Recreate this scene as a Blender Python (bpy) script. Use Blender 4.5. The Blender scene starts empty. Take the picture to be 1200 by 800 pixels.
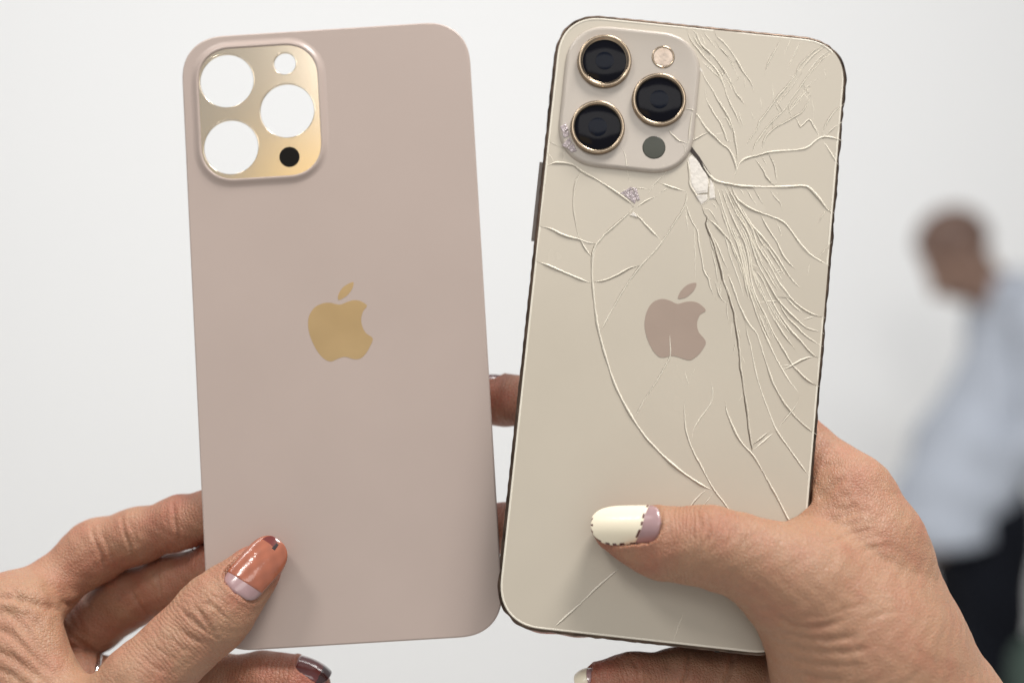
import bpy, math, random
import numpy as np
from mathutils import Matrix, Vector
from mathutils.geometry import delaunay_2d_cdt

random.seed(7)
RNG = np.random.default_rng(7)
S = bpy.context.scene
COL = S.collection

# ------------------------------------------------------------------ camera
cd = bpy.data.cameras.new('camera')
cam = bpy.data.objects.new('camera', cd)
COL.objects.link(cam)
cam.location = (0, 0, 1.35)
cam.rotation_euler = (math.radians(90), 0, 0)
cd.lens = 50
cd.sensor_width = 36
cd.clip_start = 0.02
cd.clip_end = 60
cd.dof.use_dof = True
cd.dof.focus_distance = 0.368
cd.dof.aperture_fstop = 5.2
S.camera = cam

# ------------------------------------------------------------------ light
w = bpy.data.worlds.new('World')
S.world = w
w.use_nodes = True
bg = w.node_tree.nodes['Background']
bg.inputs[0].default_value = (0.97, 0.985, 1.0, 1)
bg.inputs[1].default_value = 0.44


def area(name, loc, aim, sx, sy, watts, col=(1, 0.97, 0.93)):
    d = bpy.data.lights.new(name, 'AREA')
    d.shape = 'RECTANGLE'
    d.size, d.size_y = sx, sy
    d.energy = watts
    d.color = col
    o = bpy.data.objects.new(name, d)
    COL.objects.link(o)
    o.location = loc
    o.rotation_euler = (Vector(aim) - Vector(loc)).to_track_quat('-Z', 'Y').to_euler()
    return o


area('unseen_lamp', (0.50, 0.0, 2.75), (0.0, 0.37, 1.35), 0.45, 0.45, 27)
area('unseen_lamp', (-0.80, -0.5, 2.7), (0.0, 0.37, 1.35), 0.35, 0.35, 9)
area('unseen_lamp', (0.55, -3.4, 3.08), (0.35, 0.37, 1.84), 2.5, 1.0, 20)  # added soft panel behind the camera, shaped for the plate's pale reflection
area('added_warm_lamp', (-0.42, -3.3, 2.24), (-0.1, 0.37, 1.45), 0.75, 0.36, 1.0, (1, 0.64, 0.08))  # added only for the golden reflection in the plate's lower corner
area('unseen_lamp', (-0.4, 1.2, 3.4), (-0.4, 4.7, 0.8), 4.6, 0.6, 94, (1, 0.99, 0.97))  # added to brighten the far wall evenly, no known fitting

S.view_settings.view_transform = 'Standard'
S.view_settings.look = 'None'
S.view_settings.exposure = 0
S.view_settings.gamma = 1
S.render.engine = 'CYCLES'
S.cycles.use_denoising = True
S.cycles.max_bounces = 6


# ------------------------------------------------------------------ materials
def mat(name, col, rough=0.5, metal=0.0, spec=0.5, coat=0.0, sss=0.0, noise=None, bump=None):
    m = bpy.data.materials.new(name)
    m.use_nodes = True
    nt = m.node_tree
    p = nt.nodes['Principled BSDF']
    p.inputs['Base Color'].default_value = (*col, 1)
    p.inputs['Roughness'].default_value = rough
    p.inputs['Metallic'].default_value = metal
    p.inputs['Specular IOR Level'].default_value = spec
    p.inputs['Coat Weight'].default_value = coat
    p.inputs['Coat Roughness'].default_value = 0.05
    if sss:
        p.inputs['Subsurface Weight'].default_value = sss
        p.inputs['Subsurface Radius'].default_value = (1.0, 0.35, 0.2)
        p.inputs['Subsurface Scale'].default_value = 0.0025
    tc = nt.nodes.new('ShaderNodeTexCoord')
    if noise:                       # (scale, amount): soft tonal variation of the surface itself
        n = nt.nodes.new('ShaderNodeTexNoise')
        n.inputs['Scale'].default_value = noise[0]
        n.inputs['Detail'].default_value = 5
        nt.links.new(tc.outputs['Object'], n.inputs['Vector'])
        r = nt.nodes.new('ShaderNodeMapRange')
        r.inputs[1].default_value, r.inputs[2].default_value = 0.3, 0.7
        r.inputs[3].default_value, r.inputs[4].default_value = 1 - noise[1], 1 + noise[1]
        nt.links.new(n.outputs[0], r.inputs[0])
        mx = nt.nodes.new('ShaderNodeMix')
        mx.data_type = 'RGBA'
        mx.blend_type = 'MULTIPLY'
        mx.inputs[0].default_value = 1
        mx.inputs[6].default_value = (*col, 1)
        nt.links.new(r.outputs[0], mx.inputs[7])
        nt.links.new(mx.outputs[2], p.inputs['Base Color'])
        r2 = nt.nodes.new('ShaderNodeMapRange')     # smudges: the sheen varies a little too
        r2.inputs[1].default_value, r2.inputs[2].default_value = 0.3, 0.7
        r2.inputs[3].default_value, r2.inputs[4].default_value = rough * 0.88, rough * 1.12
        nt.links.new(n.outputs[0], r2.inputs[0])
        nt.links.new(r2.outputs[0], p.inputs['Roughness'])
    if bump:                        # (scale, metres)
        n = nt.nodes.new('ShaderNodeTexNoise')
        n.inputs['Scale'].default_value = bump[0]
        n.inputs['Detail'].default_value = 4
        nt.links.new(tc.outputs['Object'], n.inputs['Vector'])
        b = nt.nodes.new('ShaderNodeBump')
        b.inputs['Strength'].default_value = 1
        b.inputs['Distance'].default_value = bump[1]
        nt.links.new(n.outputs[0], b.inputs['Height'])
        nt.links.new(b.outputs[0], p.inputs['Normal'])
    return m


def skin_mat(name, base, red):
    m = mat(name, base, rough=0.48, spec=0.45, sss=0.22)
    nt = m.node_tree
    N, L = nt.nodes, nt.links
    p = N['Principled BSDF']
    tc = N['Texture Coordinate']
    at = N.new('ShaderNodeAttribute'); at.attribute_name = 'tint'
    al = N.new('ShaderNodeAttribute'); al.attribute_name = 'along'
    wr = N.new('ShaderNodeAttribute'); wr.attribute_name = 'wrinkle'

    def noise(scale, detail=4):
        n = N.new('ShaderNodeTexNoise')
        n.inputs['Scale'].default_value = scale
        n.inputs['Detail'].default_value = detail
        L.new(tc.outputs['Object'], n.inputs['Vector'])
        return n

    def math_(op, a, b):
        k = N.new('ShaderNodeMath'); k.operation = op
        for i, v in enumerate((a, b)):
            if isinstance(v, (int, float)): k.inputs[i].default_value = v
            else: L.new(v, k.inputs[i])
        return k.outputs[0]

    def mix(fac, a, b, mode='MIX'):
        k = N.new('ShaderNodeMix'); k.data_type = 'RGBA'; k.blend_type = mode
        if isinstance(fac, (int, float)): k.inputs[0].default_value = fac
        else: L.new(fac, k.inputs[0])
        for i, v in ((6, a), (7, b)):
            if isinstance(v, tuple): k.inputs[i].default_value = (*v, 1)
            else: L.new(v, k.inputs[i])
        return k.outputs[2]
    n1 = noise(110, 5)
    n2 = noise(900, 3)
    f = math_('ADD', at.outputs['Fac'], math_('MULTIPLY', math_('SUBTRACT', n1.outputs[0], 0.46), 1.5))
    c = mix(f, base, red)
    c = mix(math_('MULTIPLY', math_('SUBTRACT', n2.outputs[0], 0.42), 0.9), c, tuple(x * 0.72 for x in base))
    L.new(c, p.inputs['Base Color'])
    # fine relief: cell-like pores, cross wrinkles following each bone
    v = N.new('ShaderNodeTexVoronoi'); v.feature = 'DISTANCE_TO_EDGE'
    v.inputs['Scale'].default_value = 1150
    warp = N.new('ShaderNodeVectorMath'); warp.operation = 'ADD'
    sc = N.new('ShaderNodeVectorMath'); sc.operation = 'SCALE'; sc.inputs[3].default_value = 0.0006
    n3 = noise(500, 2)
    L.new(n3.outputs[1], sc.inputs[0])
    L.new(tc.outputs['Object'], warp.inputs[0]); L.new(sc.outputs[0], warp.inputs[1])
    L.new(warp.outputs[0], v.inputs['Vector'])
    cell = math_('MINIMUM', math_('MULTIPLY', v.outputs[0], 4.0), 1.0)
    n4 = noise(160, 3)
    ph = math_('ADD', math_('MULTIPLY', al.outputs['Fac'], 5.2), math_('MULTIPLY', n4.outputs[0], 16.0))
    sn = math_('SINE', ph, 0)
    sn = math_('POWER', math_('ADD', math_('MULTIPLY', sn, 0.5), 0.5), 0.6)
    h = math_('ADD', math_('MULTIPLY', cell, 0.6), math_('MULTIPLY', math_('MULTIPLY', sn, wr.outputs['Fac']), 1.0))
    h = math_('ADD', h, math_('MULTIPLY', n2.outputs[0], 0.35))
    b = N.new('ShaderNodeBump')
    b.inputs['Strength'].default_value = 0.75
    b.inputs['Distance'].default_value = 0.00020
    L.new(h, b.inputs['Height'])
    L.new(b.outputs[0], p.inputs['Normal'])
    rr = N.new('ShaderNodeMapRange')
    rr.inputs[3].default_value, rr.inputs[4].default_value = 0.40, 0.60
    L.new(n1.outputs[0], rr.inputs[0]); L.new(rr.outputs[0], p.inputs['Roughness'])
    return m


def attr_mat(name, attr, rough, coat=0.0, spec=0.5):
    m = mat(name, (0.8, 0.8, 0.8), rough=rough, coat=coat, spec=spec)
    a = m.node_tree.nodes.new('ShaderNodeAttribute')
    a.attribute_name = attr
    m.node_tree.links.new(a.outputs['Color'], m.node_tree.nodes['Principled BSDF'].inputs['Base Color'])
    n = m.node_tree.nodes.new('ShaderNodeTexNoise'); n.inputs['Scale'].default_value = 420
    bp = m.node_tree.nodes.new('ShaderNodeBump'); bp.inputs['Distance'].default_value = 0.00022
    m.node_tree.links.new(m.node_tree.nodes['Texture Coordinate'].outputs['Object'], n.inputs['Vector'])
    m.node_tree.links.new(n.outputs[0], bp.inputs['Height'])
    m.node_tree.links.new(bp.outputs[0], m.node_tree.nodes['Principled BSDF'].inputs['Coat Normal'])
    return m


M = dict(
    wall=mat('white_wall_paint', (0.86, 0.86, 0.86), 0.7, noise=(0.5, 0.015)),
    floor=mat('pale_floor', (0.62, 0.60, 0.57), 0.5, noise=(3, 0.05)),
    panel=mat('rose_gold_frosted_glass', (0.485, 0.393, 0.35), 0.34, spec=0.42, noise=(28, 0.025)),
    plate_gold=mat('gold_mirror_plate', (0.80, 0.69, 0.55), 0.15, metal=1.0),
    emblem_gold=mat('gold_foil', (0.60, 0.425, 0.225), 0.33, metal=0.85, noise=(60, 0.06)),
    dot=mat('black_sticker', (0.006, 0.005, 0.004), 0.5, spec=0.15),
    glass=mat('cream_gold_frosted_glass', (0.545, 0.488, 0.402), 0.25, spec=0.5, noise=(24, 0.03)),
    glass_base=mat('adhesive_under_glass', (0.20, 0.165, 0.13), 0.6),
    crack=mat('fractured_glass_edge', (0.76, 0.705, 0.60), 0.3, spec=0.5),
    fissure=mat('dark_fissure', (0.15, 0.118, 0.09), 0.6),
    gap=mat('open_gap', (0.035, 0.025, 0.02), 0.7),
    lip_shade=mat('dark_crack_line', (0.27, 0.225, 0.175), 0.6),  # shade on the lower-left side of crack lips, put into colour
    chip=mat('bare_glass_chip', (0.74, 0.69, 0.63), 0.18, spec=0.6, noise=(700, 0.10), bump=(900, 0.00015)),
    chipm=mat('crushed_glass_chip', (0.46, 0.39, 0.40), 0.12, spec=0.8, noise=(1500, 0.35), bump=(1600, 0.0004)),
    plate=mat('camera_plate_glass', (0.49, 0.435, 0.38), 0.22, spec=0.5, noise=(40, 0.04)),
    emblem_rose=mat('rose_emblem', (0.37, 0.285, 0.235), 0.38, metal=0.25, spec=0.4, noise=(70, 0.05)),
    frame=mat('dark_bronze_steel', (0.10, 0.070, 0.052), 0.33, metal=0.9, noise=(220, 0.5)),
    band=mat('antenna_band', (0.02, 0.016, 0.014), 0.5),
    button=mat('brushed_steel_button', (0.16, 0.14, 0.13), 0.4, metal=0.9),
    lensring=mat('polished_gold_ring', (0.40, 0.315, 0.23), 0.22, metal=1.0, noise=(400, 0.12)),
    lensglass=mat('black_lens_glass', (0.004, 0.004, 0.007), 0.08, spec=0.12),
    lensinner=mat('lens_barrel', (0.012, 0.012, 0.02), 0.28, spec=0.5),
    lenseye=mat('coated_lens_element', (0.005, 0.007, 0.014), 0.12, spec=0.10),
    flash=mat('flash_diffuser', (0.62, 0.49, 0.39), 0.25, coat=0.6, noise=(600, 0.25), bump=(900, 0.0002)),
    lidar=mat('dark_sensor_glass', (0.065, 0.068, 0.055), 0.3, spec=0.3),
    skin=skin_mat('hand_skin', (0.390, 0.214, 0.130), (0.36, 0.115, 0.075)),
    nail=mat('natural_nail', (0.37, 0.235, 0.24), 0.25, coat=0.5, noise=(300, 0.08)),
    polish=attr_mat('nail_polish', 'paint', 0.22, coat=1.0),
    cream=attr_mat('cream_nail_polish', 'paint', 0.35, coat=0.25),
    shirt=mat('pale_blue_grey_cotton', (0.385, 0.415, 0.475), 0.85, noise=(9, 0.12)),
    trousers=mat('black_cloth', (0.008, 0.009, 0.013), 0.95, spec=0.1),
    hair=mat('dark_brown_hair', (0.12, 0.068, 0.05), 0.6, noise=(60, 0.3)),
    face=mat('brown_skin', (0.20, 0.12, 0.088), 0.5),
    silver=mat('silver_ring_metal', (0.8, 0.78, 0.76), 0.12, metal=1.0),
    eye=mat('eye_white', (0.7, 0.68, 0.65), 0.2),
    shoe=mat('black_leather', (0.012, 0.011, 0.01), 0.35),
    green=mat('dark_green_upholstery', (0.040, 0.062, 0.050), 0.9, noise=(30, 0.15)),
    chairleg=mat('dark_chair_metal', (0.03, 0.03, 0.03), 0.4, metal=0.7),
)

# ------------------------------------------------------------------ measured shapes, millimetres in the plane of each glass back (hands: x, y, z, radius)
PANEL_POSE = [[[0.99808,-0.06102,-0.01098],[-0.00693,0.06622,-0.99778],[0.06161,0.99594,0.06567]],[-0.04592,0.37965,1.3525],164.66]
PHONE_POSE = [[[0.99422,0.10726,-0.00527],[-0.01714,0.1101,-0.99377],[-0.10602,0.98812,0.1113]],[0.04261,0.37092,1.3537],163.06]
PANEL_EMBLEM = [[[0.57,7.36],[2.15,7.86],[3.89,8.3],[5.6,8.08],[6.93,7.31],[7.57,6.49],[6.46,5.12],[5.85,3.09],[6.08,1.02],[7.01,-0.76],[8.65,-2.23],[7.85,-4.24],[6.53,-6.21],[5.11,-7.33],[3.39,-7.46],[1.03,-6.67],[-0.69,-6.98],[-2.78,-7.65],[-4.46,-6.97],[-6.07,-5.09],[-7.31,-2.61],[-8.19,0.18],[-8.41,2.6],[-7.95,4.98],[-6.47,6.95],[-4.36,7.92],[-2.3,8.02],[-0.83,7.59]],[[-0.02,8.68],[0.23,10.32],[1.69,12.11],[4.16,13.18],[4.08,11.8],[2.79,9.98],[1.18,8.93]]]
PHONE_EMBLEM = [[[0.16,6.21],[1.93,6.9],[3.91,7.22],[5.63,6.8],[7.45,5.29],[6.08,3.95],[5.5,1.7],[6.16,-0.6],[8.21,-2.92],[7.29,-5.54],[5.93,-7.21],[4.68,-8.11],[3,-8.02],[1.29,-7.6],[-0.39,-7.55],[-2.33,-8.19],[-3.85,-7.92],[-5.53,-6.24],[-7.15,-3.38],[-8.07,-0.1],[-7.8,3.32],[-6.52,5.83],[-4.28,7.02],[-2.09,6.81],[-0.93,6.36]],[[-0.09,7.7],[0.51,9.64],[2.17,11.52],[4.3,12.16],[3.96,10.35],[2.45,8.49],[1.02,7.73]]]
PANEL_PLATE = [[-34.51,70.88],[-33.65,75.41],[-29.77,77.98],[-24.42,78.46],[-9.93,78.47],[-4.96,76.15],[-2.31,71.41],[-2.43,57.26],[-2.46,50.85],[-5.32,44.63],[-11.74,42.94],[-26.92,43.3],[-32.5,45.65],[-34.54,50.29]]
PANEL_HOLES = [[-26.92,69.74,7.25],[-26.64,51.59,7.34],[-11.03,60.56,7.29],[-11,73.44,2.96]]
PANEL_DOT = [-11.02,47.92,2.74]
PHONE_PLATE = [[-34.72,54.43],[-35.14,68.45],[-30.5,76.73],[-16.87,77.82],[-8.49,76.23],[-2.66,72.61],[-0.93,65.04],[-0.64,51.07],[-2.21,46.03],[-7.9,41.61],[-20.05,40.8],[-29.02,42.13],[-33.66,47.55]]
PHONE_LENSES = [[-25.55,68.48,7.13,5.77],[-25.57,50.44,7.13,5.93],[-10.17,59.57,7.13,5.93]]
PHONE_FLASH = [-10.15,71.46,2.94]
PHONE_LIDAR = [-10.23,46.78,3.06]
DEEP = [[[3.77,32.82],[4.63,30.85],[5.53,29.68],[5.22,28.16],[5.94,26.4],[7.02,24.46],[8.14,22.07],[9.06,19.43],[10.24,16.36],[11.21,13.06],[12.52,10.93],[13.43,8.31],[14.58,5.49],[15.31,2.41],[16.37,-1.98],[17.18,-5.94],[17.55,-8.81],[18,-10.11],[18.69,-12.94],[19.43,-16.21],[20.49,-20.55],[21.32,-24.9],[22.31,-28.56],[22.95,-30.81]]]
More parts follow.
